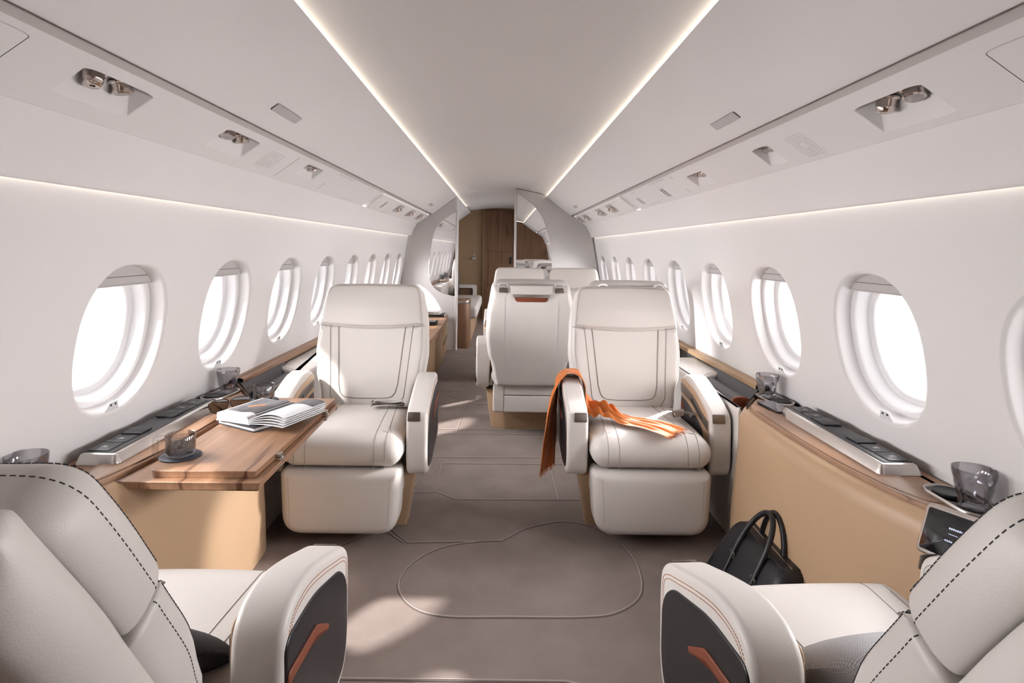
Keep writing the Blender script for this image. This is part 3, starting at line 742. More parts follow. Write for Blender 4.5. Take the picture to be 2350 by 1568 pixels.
# ------------------------------------------------------------------ overhead fittings
def nozzle(fr, kind):
    """air nozzle or reading light, axis along -z of frame (pointing into the cabin)"""
    g = G()
    if kind == 'air':
        g.lathe([(.030, .004), (.031, 0), (.029, -.003), (.0235, -.005), (.022, -.020), (.0225, -.022), (.0205, -.024), (.0195, -.034), (.0165, -.0365), (.006, -.037), (.005, -.030), (0, -.030)], 36, 0, fr)
    else:
        g.lathe([(.030, .004), (.031, 0), (.029, -.003), (.0235, -.005), (.0225, -.018), (.0245, -.019), (.0245, -.024), (.021, -.027), (.0195, -.0262)], 36, 0, fr)
        g.lathe([(.0195, -.0262), (.010, -.028), (0, -.0285)], 36, 1, fr)
    return g
def service(sd, rec, kinds, label, sz=1.):
    a, b, t0, t1 = rec; yc, tc = (a+b)/2, (t0+t1)/2
    c = V(psu(sd, yc, tc)); root = empty('service_recess', c, label, 'overhead unit', 'overhead service recesses')
    L = lambda y, t, o: V(psu(sd, y, t, o))-c
    P = rrect(a, b, t0, t1, .05, 5); w = b-a; h = t1-t0
    inner = rrect(a+.10*w, b-.10*w, t0+.60*h, t1-.04*h, .03, 5)
    g = G(); g.loft([[L(y, t, o) for y, t in q] for q, o in ((P, 0), (inset(P, .003), .002), (inner, .045))], 0, True, False, True); g.build('recess_housing', PANEL, root, 25)
    n = V((-sd*.579, 0, -.815)); ux = V((0, 1, 0)); uy = n.cross(ux)
    for i, kd in enumerate(kinds):
        y = a+w*(i+1)/(len(kinds)+1) if len(kinds) > 1 else yc+.02
        d = V((-sd*.12, (-.25 if i == 0 else .12), -1)).normalized() if True else n
        z = -d; x = V((0, 1, 0)); x = (x-z*x.dot(z)).normalized(); yy = z.cross(x)
        fr = basis(L(yc+(y-yc)*1.15, t0+.74*h, .033), x*sz, yy*sz, z*sz)
        g = nozzle(fr, kd); g.build('air_nozzle' if kd == 'air' else 'reading_light', [CHROME, GREY], root)
service(-1, REC[-1][0], ('air', 'light'), 'overhead recess with two nickel nozzles, nearest on the left')
service(-1, REC[-1][1], ('light', 'light'), 'overhead recess with two reading lights, second along the left side')
service(-1, REC[-1][2], ('light', 'air'), 'overhead recess with small nozzles beyond the left speaker grille', .8)
service(1, REC[1][0], ('light', 'air'), 'overhead recess with two nickel nozzles, nearest on the right')
service(1, REC[1][1], ('light',), 'small overhead recess with one reading light beyond the right speaker grille', .75)
service(1, REC[1][2], ('air', 'light'), 'overhead recess with two nozzles next to the twin slots on the right', .8)
# speaker grilles: perforated rounded frames
def grille(sd, y0, y1, t0, t1, label):
    yc, tc = (y0+y1)/2, (t0+t1)/2; c = V(psu(sd, yc, tc)); g = G(); l = math.hypot(L1[0]-L2[0], L1[1]-L2[1])
    g.loft([[V(psu(sd, y, t, o))-c for y, t in q] for q, o in ((rrect(y0, y1, t0, t1, .035, 5), -.0002), (rrect(y0+.004, y1-.004, t0+.02, t1-.02, .035, 5), -.0008))], 0, True, False, True)
    N = 0
    for r in range(5):
        d = .012+.0085*r
        Q = resample([(y, t*l, 0) for y, t in rrect(y0+d, y1-d, t0+d/l, t1-d/l, .03, 5)], .0085, True)
        for p in Q:
            g.add([V(psu(sd, p.x+.0019*math.cos(a), p.y/l+.0019/l*math.sin(a), -.0011))-c for a in (0, PI/3, 2*PI/3, PI, 4*PI/3, 5*PI/3)], [tuple(range(6))], 1)
    tag(g.build('speaker_grille', [PANEL, mat('grille_hole', (.30, .275, .27), .8) if 'grille_hole' not in bpy.data.materials else bpy.data.materials['grille_hole']], None, 30, c), label, 'speaker', 'ceiling speaker grilles')
grille(-1, 2.345, 2.515, .22, .82, 'perforated speaker grille in the left overhead panel'); grille(1, 1.825, 1.955, .06, .76, 'perforated speaker grille in the right overhead panel')
# twin slots
def slots(sd, y, t0, t1, o, label):
    c = V(psu(sd, y, (t0+t1)/2)); g = G()
    for d in (-.022, .022): g.loft([[V(psu(sd, y+d+e, t, -o))-c for t in (t0, t1)] for e in (-.007, .007)], 0, False)
    tag(g.build('air_slot', BLACK, None, 30, c), label, 'air vent', 'twin air slots')
slots(1, 3.49, .22, .61, .001, 'twin dark air slots nearer pair in the right overhead panel'); slots(1, 4.10, .22, .59, .001, 'twin dark air slots farther pair in the right overhead panel, before the raised pod')
slots(-1, 4.75, .28, .70, .0135, 'twin dark air slots in the raised pod on the left')
# access panels
def access(sd, y0, y1, t0, t1, label):
    c = V(psu(sd, (y0+y1)/2, (t0+t1)/2)); P = rpoly([(y0, t0), (y1, t0), (y1, t1), (y0, t1)], [.04]*4, 6)
    g = G(); g.loft([[V(psu(sd, y, t, -.0008))-c for y, t in q] for q in (inset(P, -.0028), P)], 1)
    g.loft([[V(psu(sd, y, t, -.0012))-c for y, t in q] for q in (P, inset(P, .004))], 0, True, False, True)
    tag(g.build('access_panel', [PANEL, CHAR], None, 30, c), label, 'access panel', 'overhead access panels')
access(-1, .75, 1.118, .17, .90, 'rounded access panel at the top left edge of the picture'); access(1, .70, 1.118, .13, .80, 'rounded access panel at the top right edge of the picture')
# flush lights in the upper panels
def upl(sd, y, k, o=0.): 
    x, z = .842+(.545-.842)*k, 1.671+(1.888-1.671)*k; return (sd*(x+o*.59), y, z+o*.81)
def flush(sd, y0, y1, k0, k1, label):
    c = V(upl(sd, (y0+y1)/2, (k0+k1)/2)); P = rrect(y0, y1, k0, k1, .008, 2); g = G()
    g.loft([[V(upl(sd, y, k, -.0045))-c for y, k in q] for q in (inset(P, -.003), P)], 1)
    g.loft([[V(upl(sd, y, k, -.006))-c for y, k in q] for q in (P, inset(P, .002))], 0, True, False, True)
    tag(g.build('flush_light', [SHADE, CHAR], None, 30, c), label, 'light', 'flush ceiling lights')
flush(-1, 1.98, 2.21, .20, .285, 'flush oblong light in the left upper panel'); flush(1, 1.97, 2.18, .15, .235, 'flush oblong light in the right upper panel')
flush(-1, 6.28, 6.52, .20, .28, 'small square flush light far along the left upper panel'); flush(1, 6.14, 6.38, .14, .22, 'small square flush light far along the right upper panel')
# fittings in the far pods
def podfit(sd, y, label):
    c = V(psu(sd, y, .58, -.012)); root = empty('pod_light', c, label, 'overhead unit', 'small fittings in the far overhead pods')
    g = G(); g.loft([[V(psu(sd, yy, t, -.0128))-c for yy, t in q] for q in (rrect(y-.13, y+.13, .30, .86, .02, 3), rrect(y-.10, y+.10, .36, .80, .02, 3))], 0, True, False, True); g.build('pod_recess', GREY, root)
    for i, e in enumerate((-.05, .05)):
        z = V((sd*.3, .2*(1 if i else -1), 1)).normalized(); x = V((0, 1, 0)); x = (x-z*x.dot(z)).normalized()
        g = nozzle(basis(V(psu(sd, y+e, .60, -.012))-c, x*.8, z.cross(x)*.8, z*.8), ('air', 'light')[i]); g.build('nozzle', [CHROME, GREY], root)
for y, w in ((5.35, 'first'), (6.05, 'second'), (6.7, 'last')): podfit(-1, y, w+' pair of small nozzles along the left far pod')
for y, w in ((5.0, 'first'), (5.55, 'second'), (6.45, 'third'), (6.95, 'last')): podfit(1, y, w+' pair of small nozzles along the right far pod')
#@@ITEMS
# ------------------------------------------------------------------ things on the table and ledges
def coaster(loc, label):
    g = G(); g.lathe([(0, 0), (.056, 0), (.0575, .0012), (.0575, .0032), (.056, .0042), (0, .0042)], 48)
    return tag(g.build('coaster', mat('coaster_leather', (.035, .035, .05), .6, bump=.15) if 'coaster_leather' not in bpy.data.materials else bpy.data.materials['coaster_leather'], None, 40, loc), label, 'coaster')
coaster((-.947, 1.752, .6202), 'dark round coaster under the near glass mug')
coaster((-.955, 2.388, .6202), 'dark round coaster under the mug behind the open book')
def mug(loc, label, rz):
    root = empty('glass_mug', loc, label, 'mug', 'glass mugs of water', rz)
    g = G(); g.lathe([(0, 0), (.034, 0), (.0385, .003), (.0405, .012), (.0415, .061), (.0407, .0622), (.0395, .061), (.0385, .012), (.036, .007), (0, .0065)], 48); g.build('cup', CLEARSM, root)
    g = G(); g.lathe([(0, .0072), (.0358, .0075), (.038, .012), (.0388, .034), (0, .034)], 48); g.build('water', WATER, root)
    g = G(); P = rpoly([(-.040, .004), (-.068, .004), (-.068, .052), (-.040, .052)], .006, 4)
    P = [(-.0405, .005)]+[p for p in P if p[0] < -.041]+[(-.0405, .051)]
    g.tube([(x, 0, z) for x, z in P], .0018, 8, 0, False, .009); g.build('handle', CLEARSM, root)
    return root
mug((-.947, 1.752, .6245), 'glass mug of water on the near coaster at the table corner', .25)
mug((-.955, 2.388, .6245), 'glass mug of water standing behind the open book', .15)

# dark closed book, open picture book
ea = V((.452, .892, 0)); eb = V((.785, -.62, 0)).normalized()
cb = V((-.835, 2.155, 0))
root = empty('closed_book', (cb.x, cb.y, .6203), 'dark hardback lying under the open book', 'book')
long_ = V((.50, .866, 0)); sh_ = V((long_.y, -long_.x, 0))
fr = lambda x, y, z: long_*x+sh_*y+V((0, 0, z))
def bk(P, z0, z1, e, m, nm): g = G(); g.slab(P, z0, z1, e, 0, 2, fr); return g.build(nm, m, root)
bk(rrect(-.148, .148, -.098, .098, .003, 2), 0, .003, .001, COVER, 'back_cover'); bk(rrect(-.144, .144, -.095, .094, .001, 1), .003, .013, .0002, PAPER, 'page_block'); bk(rrect(-.148, .148, -.098, .098, .003, 2), .013, .0165, .001, COVER, 'front_cover')
sp = V((.36, .933, 0)); sx_ = V((.933, -.36, 0)); ob = V((-.815, 2.115, .637))
root = empty('open_book', ob, 'open white picture book lying on the dark hardback', 'book')
def page(u, v, z): return sx_*u+sp*v+V((0, 0, z))
g = G()
def lefttop(u): return .026-.004*((u+.145)/.145)**1+.006*math.exp(-((u+.03)/.03)**2)-.012*math.exp(-((u)/.008)**2)
us = [-.145+.143*k/16 for k in range(17)]
R = []
for v in (-.11, .11):
    R.append([page(u, v, lefttop(u)) for u in us]+[page(-.002, v, .0), page(-.145, v, .0)])
g.loft(R, 0, True, True, True); g.build('left_pages', PAPER, root, 30)
def righttop(u): return .012+.040*math.sin(min(1, u/.15)*PI*.72)*(.75)
us = [.0+.15*k/18 for k in range(19)]
g = G()
for j in range(5):
    f = 1-j*.20; R = []
    for v in (-.11, .11): R.append([page(u*(1-.012*j), v, righttop(u)*f+.001*(5-j)) for u in us]+[page(u*(1-.012*j), v, righttop(u)*f+.001*(5-j)-.0022) for u in reversed(us)])
    g.loft(R, 0, True, True, True)
g.build('right_pages', PAPER, root, 30)
g = G()
us = [-.140+.134*k/16 for k in range(17)]; g.loft([[page(u, v, lefttop(u)+.0006) for u in us] for v in (-.07, .108)], 0, False)
us = [.006+.142*k/16 for k in range(17)]; g.loft([[page(u, v, righttop(u)+.0057) for u in us] for v in (.035, .108)], 0, False)
pts = [page(-.10+.055*k/10, -.01+.02*math.sin(k/10*PI)+.03*k/10, lefttop(-.10+.055*k/10)+.0009) for k in range(11)]
g.tube(pts, .0016, 4, 1); g.tube([p+sp*.02 for p in pts], .0006, 4, 2)
g.build('printed_picture', [PRINT, ORANGE, GREY], root, 30)
g = G(); g.slab(rrect(-.148, .002, -.112, .112, .001, 1), -.0004, .0014, .0002, 0, 1, page); g.build('cover', PAPER, root)

# sunglasses
root = empty('sunglasses', (-1.015, 2.215, .632), 'dark tinted aviator sunglasses on the table by the control strip', 'sunglasses')
gx = V((.80, .60, 0)); gy = V((.52, -.69, .5)).normalized(); up = V((.15, -.30, .94)).normalized(); gx = V((.83, .55, .05)).normalized(); up = (up-gx*up.dot(gx)).normalized(); nn = gx.cross(up)
LN = sp2([(-.028, .012), (-.012, .021), (.012, .022), (.027, .014), (.026, -.004), (.014, -.021), (-.006, -.025), (-.023, -.013)], 6)
for q in (-1, 1):
    f = lambda x, y, z: gx*(q*.037+x*1.22*(-q))+up*(y*1.2+.022)+nn*(z)
    g = G(); g.slab(LN, -.0008, .0008, .0003, 0, 1, f); L_ = g.build('lens', LENS, root)
    g = G(); g.tube([f(x, y, 0) for x, y in LN], .0017, 6, 0, True); g.build('lens_rim', BLACK, root)
    g = G(); a = gx*(q*.071)+up*.034
    back = V((-gx.y, gx.x, 0)).normalized(); dn = V((0, 0, -1))
    g.tube([a, a+back*.012+dn*.002, a+back*.06-gx*q*.012+dn*.018, a+back*.10-gx*q*.022+dn*.030, a+back*.125-gx*q*.026+dn*(.034+.02*0)], .0018, 6, 0, False, .0032); g.build('temple', BLACK, root)
g = G(); g.tube([gx*-.009+up*.040, gx*0+up*.0425, gx*.009+up*.040], .0013, 6); g.tube([gx*-.008+up*.030, up*.032, gx*.008+up*.030], .0011, 6); g.build('bridge', BRONZE, root)

# phone
root = empty('phone', (1.128, 2.402, .6137), 'black phone lying face up on the right ledge', 'phone'); root.rotation_euler[2] = rad(4)
P = rrect(-.038, .038, -.082, .082, .010, 5)
g = G(); g.slab(P, 0, .008, .002); g.build('phone_case', BLACK, root)
g = G(); g.slab(inset(P, .002), .0076, .0084, .0002, 0, 1); g.build('phone_screen', mat('phone_reflection', (.84, .86, .92), .05, metal=.95), root)  # pale mirror-like metal stands in for the sky's reflection on the screen

# seat belts
def belt(loc, rz, label):
    root = empty('seat_belt', loc, label, 'seat belt', None, rz)
    return root
root = empty('seat_belt', (-.535, 2.845, .487), 'grey striped seat belt webbing folded on the table-side seat', 'seat belt')
g = G()
for i, (dz, dy, L_) in enumerate(((0, 0, .15), (.008, -.008, .14), (.016, .004, .13))):
    rows = []
    for k in range(15):
        u = k/14
        rows.append([(-.075+L_*u+.006*i, dy+w*.024+.02*(u-.5), dz+.006*math.sin(u*PI*1.3+i)+.003) for w in (-1, -.33, .33, 1)])
    g.loft(rows, 0, False); g.loft([[(x, y, z+.002) for x, y, z in r] for r in rows], 1 if i == 2 else 0, False)
g.tube([(-.075, -.02, .004), (-.083, -.01, .012), (-.075, 0., .02)], .003, 6, 0, False, .012)
g.build('webbing', [BELT, mat('belt_light', (.55, .52, .49), .8, bump=.3, bscale=400)], root)
root = empty('seat_belt', (.832, 2.70, .485), 'dark seat belt buckle on the scarf seat by its window arm', 'seat belt')
g = G(); X_ = basis((-.012, -.02, .026), V((.9, -.3, .25)).normalized(), V((.32, .95, 0)).normalized(), V((-.2, .1, .97)).normalized())
g.x = X_; g.slab(rrect(-.026, .026, -.022, .022, .01, 4), -.012, .012, .006); g.build('buckle', BRONZE, root)
g = G(); g.x = X_; g.slab(rrect(-.029, -.0255, -.017, .017, .003, 2), -.009, .009, .001); g.build('buckle_face', BLACK, root)
g = G(); g.x = X_; g.tube([(-.0268, -.021, -.0115), (-.0268, .021, -.0115), (-.0268, .021, .0115), (-.0268, -.021, .0115)], .0016, 6, 0, True); g.build('buckle_rim', STEEL, root)
g = G(); g.loft([[(.01+.02*k, -.02-.006*k+w*.02, .03-.004*k+.006*math.sin(k)) for w in (-1, 1)] for k in range(3)]+[[(.05, .01+w*.02, .012) for w in (-1, 1)], [(.06, .05+w*.02, -.012) for w in (-1, 1)]], 0, False); g.build('webbing', BELT, root)

# cushions on the near seats
def cushion(name, c, ex, ey, w, h, th, m, label):
    root = None
    ex = V(ex).normalized(); ey = V(ey); ey = (ey-ex*ey.dot(ex)).normalized(); ez = ex.cross(ey)
    out = []
    for k in range(64):
        a = 2*PI*k/64; cx, sy = math.cos(a), math.sin(a); ex_ = 3.6
        x = w/2*math.copysign(abs(cx)**(2/ex_), cx); y = h/2*math.copysign(abs(sy)**(2/ex_), sy)
        k_ = 1-.05*(1-abs(math.cos(2*a)))*0; out.append((x*k_, y*k_))
    g = G(); R = []
    for s_ in (-1, 1):
        rr = [1-.0*i for i in range(1)]
    prof = [(1-(j/12)) for j in range(13)]
    def z(r): return th*(1-r**2.6)**.62
    for r in [.02, .1, .25, .4, .55, .7, .82, .9, .96, .99, 1.]: R.append([(x*r, y*r, -z(r)) for x, y in out])
    for r in [.99, .96, .9, .82, .7, .55, .4, .25, .1, .02]: R.append([(x*r, y*r, z(r)) for x, y in out])
    g.loft(R, 0, True, True, True)
    o = g.build(name, m, None); o.matrix_world = basis(c, ex, ey, ez)
    g = G(); g.tube([(x*1.005, y*1.005, 0) for x, y in out], .004, 6, 0, True); g.build('piping', m, o)
    return tag(o, label, 'cushion', 'knit cushions on the near seats')
cushion('knit_cushion', (-.675, 1.045, .525), (1, 0, 0), (0, -.80, .60), .38, .28, .045, GREYKNIT, 'charcoal knit cushion on the near left seat')
cushion('knit_cushion', (.715, 1.035, .525), (1, .07, 0), (0, -.80, .60), .39, .28, .05, LIGHTKNIT, 'light grey knit cushion on the near right seat')

# bag
root = empty('leather_bag', (.825, 2.03, 0), 'black leather handbag on the floor against the tan right side', 'bag')
lean = .45
def bm_(y, z, d): return (d+z*lean, y, z)
P = rpoly([(-.235, 0), (.235, 0), (.222, .15), (.185, .245), (-.185, .245), (-.222, .15)], [.03, .03, .05, .035, .035, .05], 5)
def taper(y, z): return -.020*(z/.25)
g = G(); g.pad(P, .062, .03, .045, bm_, front=taper, back=taper, n=6); g.build('bag_body', mat('black_leather', (.011, .011, .014), .42, bump=.3, bscale=300), root)
BL = bpy.data.materials['black_leather']
g = G()
for q in (-1, 1): g.tube([bm_(y, .2415, q*.026) for y in (-.165, -.09, 0, .09, .165)], .003, 6, 0)
g.tube([bm_(y, .245, 0) for y in (-.165, 0, .165)], .002, 6, 1); g.build('zip', [BL, CHROME], root)
for q in (-1, 1):
    hd = []
    z0 = .17
    for k in range(25):
        a = PI*k/24
        hd.append(bm_(-.085*math.cos(a), z0+.175*math.sin(a)**.75, (-.052+.012*math.sin(a) if q < 0 else .030-.05*math.sin(a))))
    g = G(); g.tube(hd, .0095, 10); g.build('handle', BL, root)
    for e in (-1, 1):
        if q < 0:
            g = G(); g.x = MX.Identity(4)
            c = bm_(e*.085, .172, q*.055)
            g.tube([V(c)+V((-.002, -.014, 0)), V(c)+V((-.002, .014, 0)), V(c)+V((-.004, .014, -.018)), V(c)+V((-.004, -.014, -.018))], .003, 6, 0, True); g.build('buckle', STEEL, root)
            g = G(); cc = [bm_(e*.085, z, q*.057-.0015) for z in (.185, .16, .13, .105)]
            g.tube(cc, .009, 8, 0, False, .003); g.build('handle_tab', BL, root)

# orange scarf
root = empty('scarf', (.34, 2.80, .64), 'orange fringed scarf over the arm and cushion of the far right seat', 'scarf'); o = V((.34, 2.80, .64))
CL = [(.236, 2.75, .225), (.244, 2.757, .33), (.254, 2.77, .45), (.268, 2.785, .56), (.286, 2.80, .635), (.315, 2.81, .662), (.345, 2.81, .663), (.378, 2.80, .655), (.398, 2.785, .615), (.404, 2.76, .555), (.43, 2.72, .512), (.47, 2.69, .512), (.505, 2.655, .508), (.56, 2.61, .494), (.63, 2.56, .492), (.69, 2.50, .490), (.735, 2.445, .484)]
WD = [.085, .082, .075, .070, .066, .062, .062, .062, .062, .07, .075, .07, .05, .055, .068, .075, .082]
WV = [(.50, .86, 0), (.46, .88, 0), (.38, .92, 0), (.28, .96, 0), (.08, 1, .1), (0, 1, -.05), (0, 1, -.05), (0, 1, .05), (0, 1, .1), (.1, 1, .2), (.3, .9, .25), (.45, .85, .2), (.5, .85, .1), (.5, .86, .06), (.55, .83, .03), (.62, .78, .02), (.68, .73, .02)]
S1 = spline(CL, 7); SW = spline(WV, 7); SD = spline([(w, 0, 0) for w in WD], 7)
g = G(); NW = 22; rows = []; N = len(S1)
for i in range(N):
    u = i/(N-1); row = []
    w = SW[i].normalized(); tg = (S1[min(i+1, N-1)]-S1[max(i-1, 0)]).normalized(); nr = tg.cross(w).normalized()
    bunch = math.exp(-((u-.70)/.085)**2)
    for j in range(NW+1):
        v = j/NW*2-1
        fold = .0065*math.sin(v*7+u*5)+.004*math.sin(v*13-u*9+1)+.003*mnoise.noise(V((v*2.5, u*22, 0)))
        k = 1.
        if u > .55: k = .6+.4*min(1, (u-.8)/.1) if u > .8 else .6
        p = S1[i]+w*(v*SD[i].x*(1-.18*bunch))+nr*0
        lift = abs(fold)*k*1.2+bunch*(.034*(1-v*v)+.020*math.sin(v*8+u*30)*(1-v*v)+.010*math.sin(u*90+v*5))
        if u < .27: p = p+V((-1, 0, 0))*(abs(fold)*1.6)
        else: p = p+V((0, 0, 1))*max(0, lift)
        if 10 <= i//7 and p.z < .474: p.z = .474
        row.append(p-o)
    rows.append(row)
g.loft(rows, 0, False)
me = g.build('scarf_cloth', ORANGE, root, 80)
md = me.modifiers.new('thickness', 'SOLIDIFY'); md.thickness = .0022; md.offset = 0
md = me.modifiers.new('smooth', 'SUBSURF'); md.levels = md.render_levels = 1
g = G(); rnd = random.Random(3)
for end, dv in ((0, None), (N-1, None)):
    tg = (S1[1]-S1[0]).normalized()*-1 if end == 0 else (S1[-1]-S1[-2]).normalized()
    for k in range(60):
        j = k/59*NW; a = int(min(j, NW-1)); p = rows[end][a].lerp(rows[end][a+1], j-a)
        q = p+tg*rnd.uniform(.010, .020)+V((rnd.uniform(-.003, .003), rnd.uniform(-.004, .004), -.001 if end else 0))
        g.tube([p, q], .0006, 4)
g.build('fringe', ORANGE, root)
#@@LEDGES
# ------------------------------------------------------------------ side ledges with controls, cup trays, stowage units
def mir(sd): return (lambda P: [(sd*x, y) for x, y in P]) if sd > 0 else (lambda P: [(-x, y) for x, y in P][::-1])
WOODTOP = [(1.256, .50), (1.256, 2.74), (1.205, 2.70), (1.026, 2.425), (1.018, 2.33), (1.016, 2.05), (1.030, 1.75), (1.055, 1.60), (1.10, 1.45), (1.15, 1.30), (1.165, 1.15), (1.165, .50)]
def ledge(sd, label, table):
    M = mir(sd)
    root = empty('side_ledge', (sd*1.2, 1.6, 0), label, 'side console', 'wood topped side ledges'); o = V((sd*1.2, 1.6, 0))
    def bl(g, n, m, p=root, **k):
        g.v = [q-o for q in g.v]; return g.build(n, m, p, **k)
    # tan leather body, slightly undercut
    base = rpoly(WOODTOP, [.01, .01, .03, .05, .1, .2, .2, .1, .1, .1, .1, .01], 5)
    bx = lambda dx, dz: [(min(1.256, x-dx) if x < 1.25 else x, y+(.0 if y < 2 else .012*(1 if x < 1.2 else 0))) for x, y in base]
    g = G(); R = []
    for dx, z in ((-.03, .6), (.005, .598), (.022, .59), (.034, .57), (.038, .54), (.042, .45), (.055, .33), (.068, .18), (.075, .0)):
        R.append([(x, y, z) for x, y in M(bx(dx, 0))])
    g.loft(R, 0, True, True, True); bl(g, 'leather_body', TAN)
    # walnut top, edge band, seam of the stowed table
    g = G(); g.slab(M(inset(base, .004)), .572, .611, .005); bl(g, 'wood_top', WOOD)
    lid = rpoly([(1.150, 1.50), (1.150, 2.36), (1.035, 2.36), (1.030, 2.05), (1.040, 1.78), (1.075, 1.60), (1.11, 1.52)], [.005, .005, .005, .1, .1, .06, .02], 6)
    g = G(); g.slab(M(inset(lid, -.002)), .605, .6113, .0003, 1); g.slab(M(lid), .605, .6155 if sd < 0 else .6135, .0015); bl(g, 'flush_lid', [WOOD, DARKGAP])
    g = G(); g.loft([[(x, y, .597), (x, y, .5945)] for x, y in M([(1.0205, 2.33), (1.0185, 2.05), (1.0325, 1.75), (1.0575, 1.60), (1.1025, 1.45)])], 0, False); bl(g, 'edge_seam', DARKGAP)
    return root
lr = ledge(1, 'walnut topped ledge with tan leather side, a phone lying on it', False)
ll = ledge(-1, 'walnut topped ledge the fold-out table slides out of', True)

def control(sd, label):
    root = empty('control_strip', (sd*1.15, 1.98, .612), label, 'control panel', 'steel control strips on the ledges'); o = V((sd*1.15, 1.98, .612)); M = mir(sd)
    P = rpoly([(1.095, 1.69), (1.222, 1.69), (1.222, 2.335), (1.118, 2.335), (1.095, 2.25)], [.022, .012, .006, .006, .02], 5)
    g = G(); R = []
    for i, z in ((0, .612), (.001, .616), (.010, .635), (.012, .640), (.015, .6415)): R.append([V((x, y, z))-o for x, y in M(inset(P, i))])
    g.loft(R, 0, True, True, True); g.build('steel_housing', STEEL, root)
    T = rpoly([(1.118, 1.712), (1.208, 1.712), (1.208, 2.315), (1.126, 2.315)], [.006]*4, 3)
    g = G(); g.slab(M(T), .638, .6435, .001, 0, 2); g.v = [q-o for q in g.v]; top = g.build('black_inlay', BLACK, root)
    for a, b, h in ((1.718, 1.79, 0), (1.795, 1.865, 0), (1.87, 1.935, 1), (2.06, 2.14, 1), (2.145, 2.215, 0), (2.22, 2.30, 0)):
        g = G(); g.slab(M(rrect(1.140, 1.203, a, b, .004, 2)), .642, .6462+(.003 if h else 0), .0015, 0, 2)
        if not h:
            y = (a+b)/2
            g.slab(M(rrect(1.165, 1.176, y-.006, y+.004, .001, 1)), .646, .6464, .0001, 1, 1); g.slab(M(rrect(1.178, 1.182, y-.010, y+.010, .001, 1)), .646, .6464, .0001, 1, 1)
        g.v = [q-o for q in g.v]; g.build('button', [BLACK, GREY], top)
    return root
control(1, 'steel edged black control strip on the ledge beside the phone')
control(-1, 'steel edged black control strip on the ledge behind the fold-out table')

def stadium(r, l, n=12): return [(r*math.cos(a), -l+r*math.sin(a)) for a in [PI+PI*k/n for k in range(n+1)]]+[(r*math.cos(a), l+r*math.sin(a)) for a in [PI*k/n for k in range(n+1)]]
def tray(loc, rz, label, disc):
    root = empty('cup_tray', loc, label, 'cup holder', 'steel rimmed cup trays', rz)
    S = stadium(.050, .052)
    g = G(); R = [[(x, y, z) for x, y in inset(S, i)] for i, z in ((0, 0), (0, .006), (.0015, .0085), (.004, .009), (.006, .007), (.007, .001))]
    g.loft(R); g.build('steel_rim', STEEL, root)
    g = G(); g.slab(inset(S, .0065), .0, .0035, .001, 0, 2); g.build('black_base', BLACKG, root)
    if disc is not None:
        g = G(); g.lathe([(.0, .0036), (.036, .0036), (.038, .0045), (.038, .011), (.036, .0125), (.033, .0105), (0, .010)], 36, 0, tr(0, disc, 0)); g.build('rubber_mat', BLACK, root)
    return root
tray((1.192, 1.515, .612), 0, 'black cup tray with steel rim on the right ledge above the touchscreen', .04)
tray((1.186, 2.535, .612), rad(8), 'black cup tray at the far end of the right ledge, beside the phone', -.045)
tray((-1.192, 1.545, .612), 0, 'black cup tray partly hidden by the near left headrest', .05)
tray((-1.186, 2.505, .612), rad(-8), 'black cup tray behind the sunglasses on the left ledge', -.045)

def tumbler(loc, label, rz):
    g = G(); n = 60
    def poly(th, r, k, a0, rd):
        a = (th-a0) % (2*PI/k)-PI/k; return r*(math.cos(PI/k)/math.cos(a))*(1-rd)+r*rd
    def ring(z, off=0.):
        R = []
        for i in range(n):
            th = 2*PI*i/n
            b0 = poly(th, .0365, 5, 0, .05); b1 = poly(th, .043, 5, PI/5, .0)
            if z < .045: t = z/.045; r = b0+(b1-b0)*t
            else:
                t = min(1, (z-.045)/.042); t = t*t*(3-2*t); r = b1+(.0475-b1)*t
            R.append(((r-off)*math.cos(th), (r-off)*math.sin(th), z))
        return R
    zs = [0, .012, .025, .036, .045, .052, .062, .074, .087, .0945]
    g.loft([[(x*.97, y*.97, 0) for x, y, z in ring(0)]]+[ring(z+.002) for z in zs], 0, True, True, False)
    g.loft([ring(zs[-1]+.002), [(x, y, z+.0008) for x, y, z in ring(zs[-1]+.002, .0012)]]+[ring(max(z, .012)+.002, .0026) for z in zs[::-1][:-1]], 0, True, False, True)
    o = g.build('tumbler', SMOKE, None, 18, loc); o.rotation_euler[2] = rz
    return tag(o, label, 'glass', 'smoked faceted tumblers')
tumbler((1.196, 1.478, .6160), 'smoked glass tumbler at the near right end of the ledge', .3)
tumbler((1.178, 2.585, .6160), 'smoked glass tumbler behind the phone on the right ledge', .9)
tumbler((-1.178, 2.555, .6160), 'smoked glass tumbler on the left ledge behind the sunglasses', .5)
tumbler((-1.198, 1.492, .6160), 'smoked glass tumbler whose rim just shows over the near left headrest', 0)

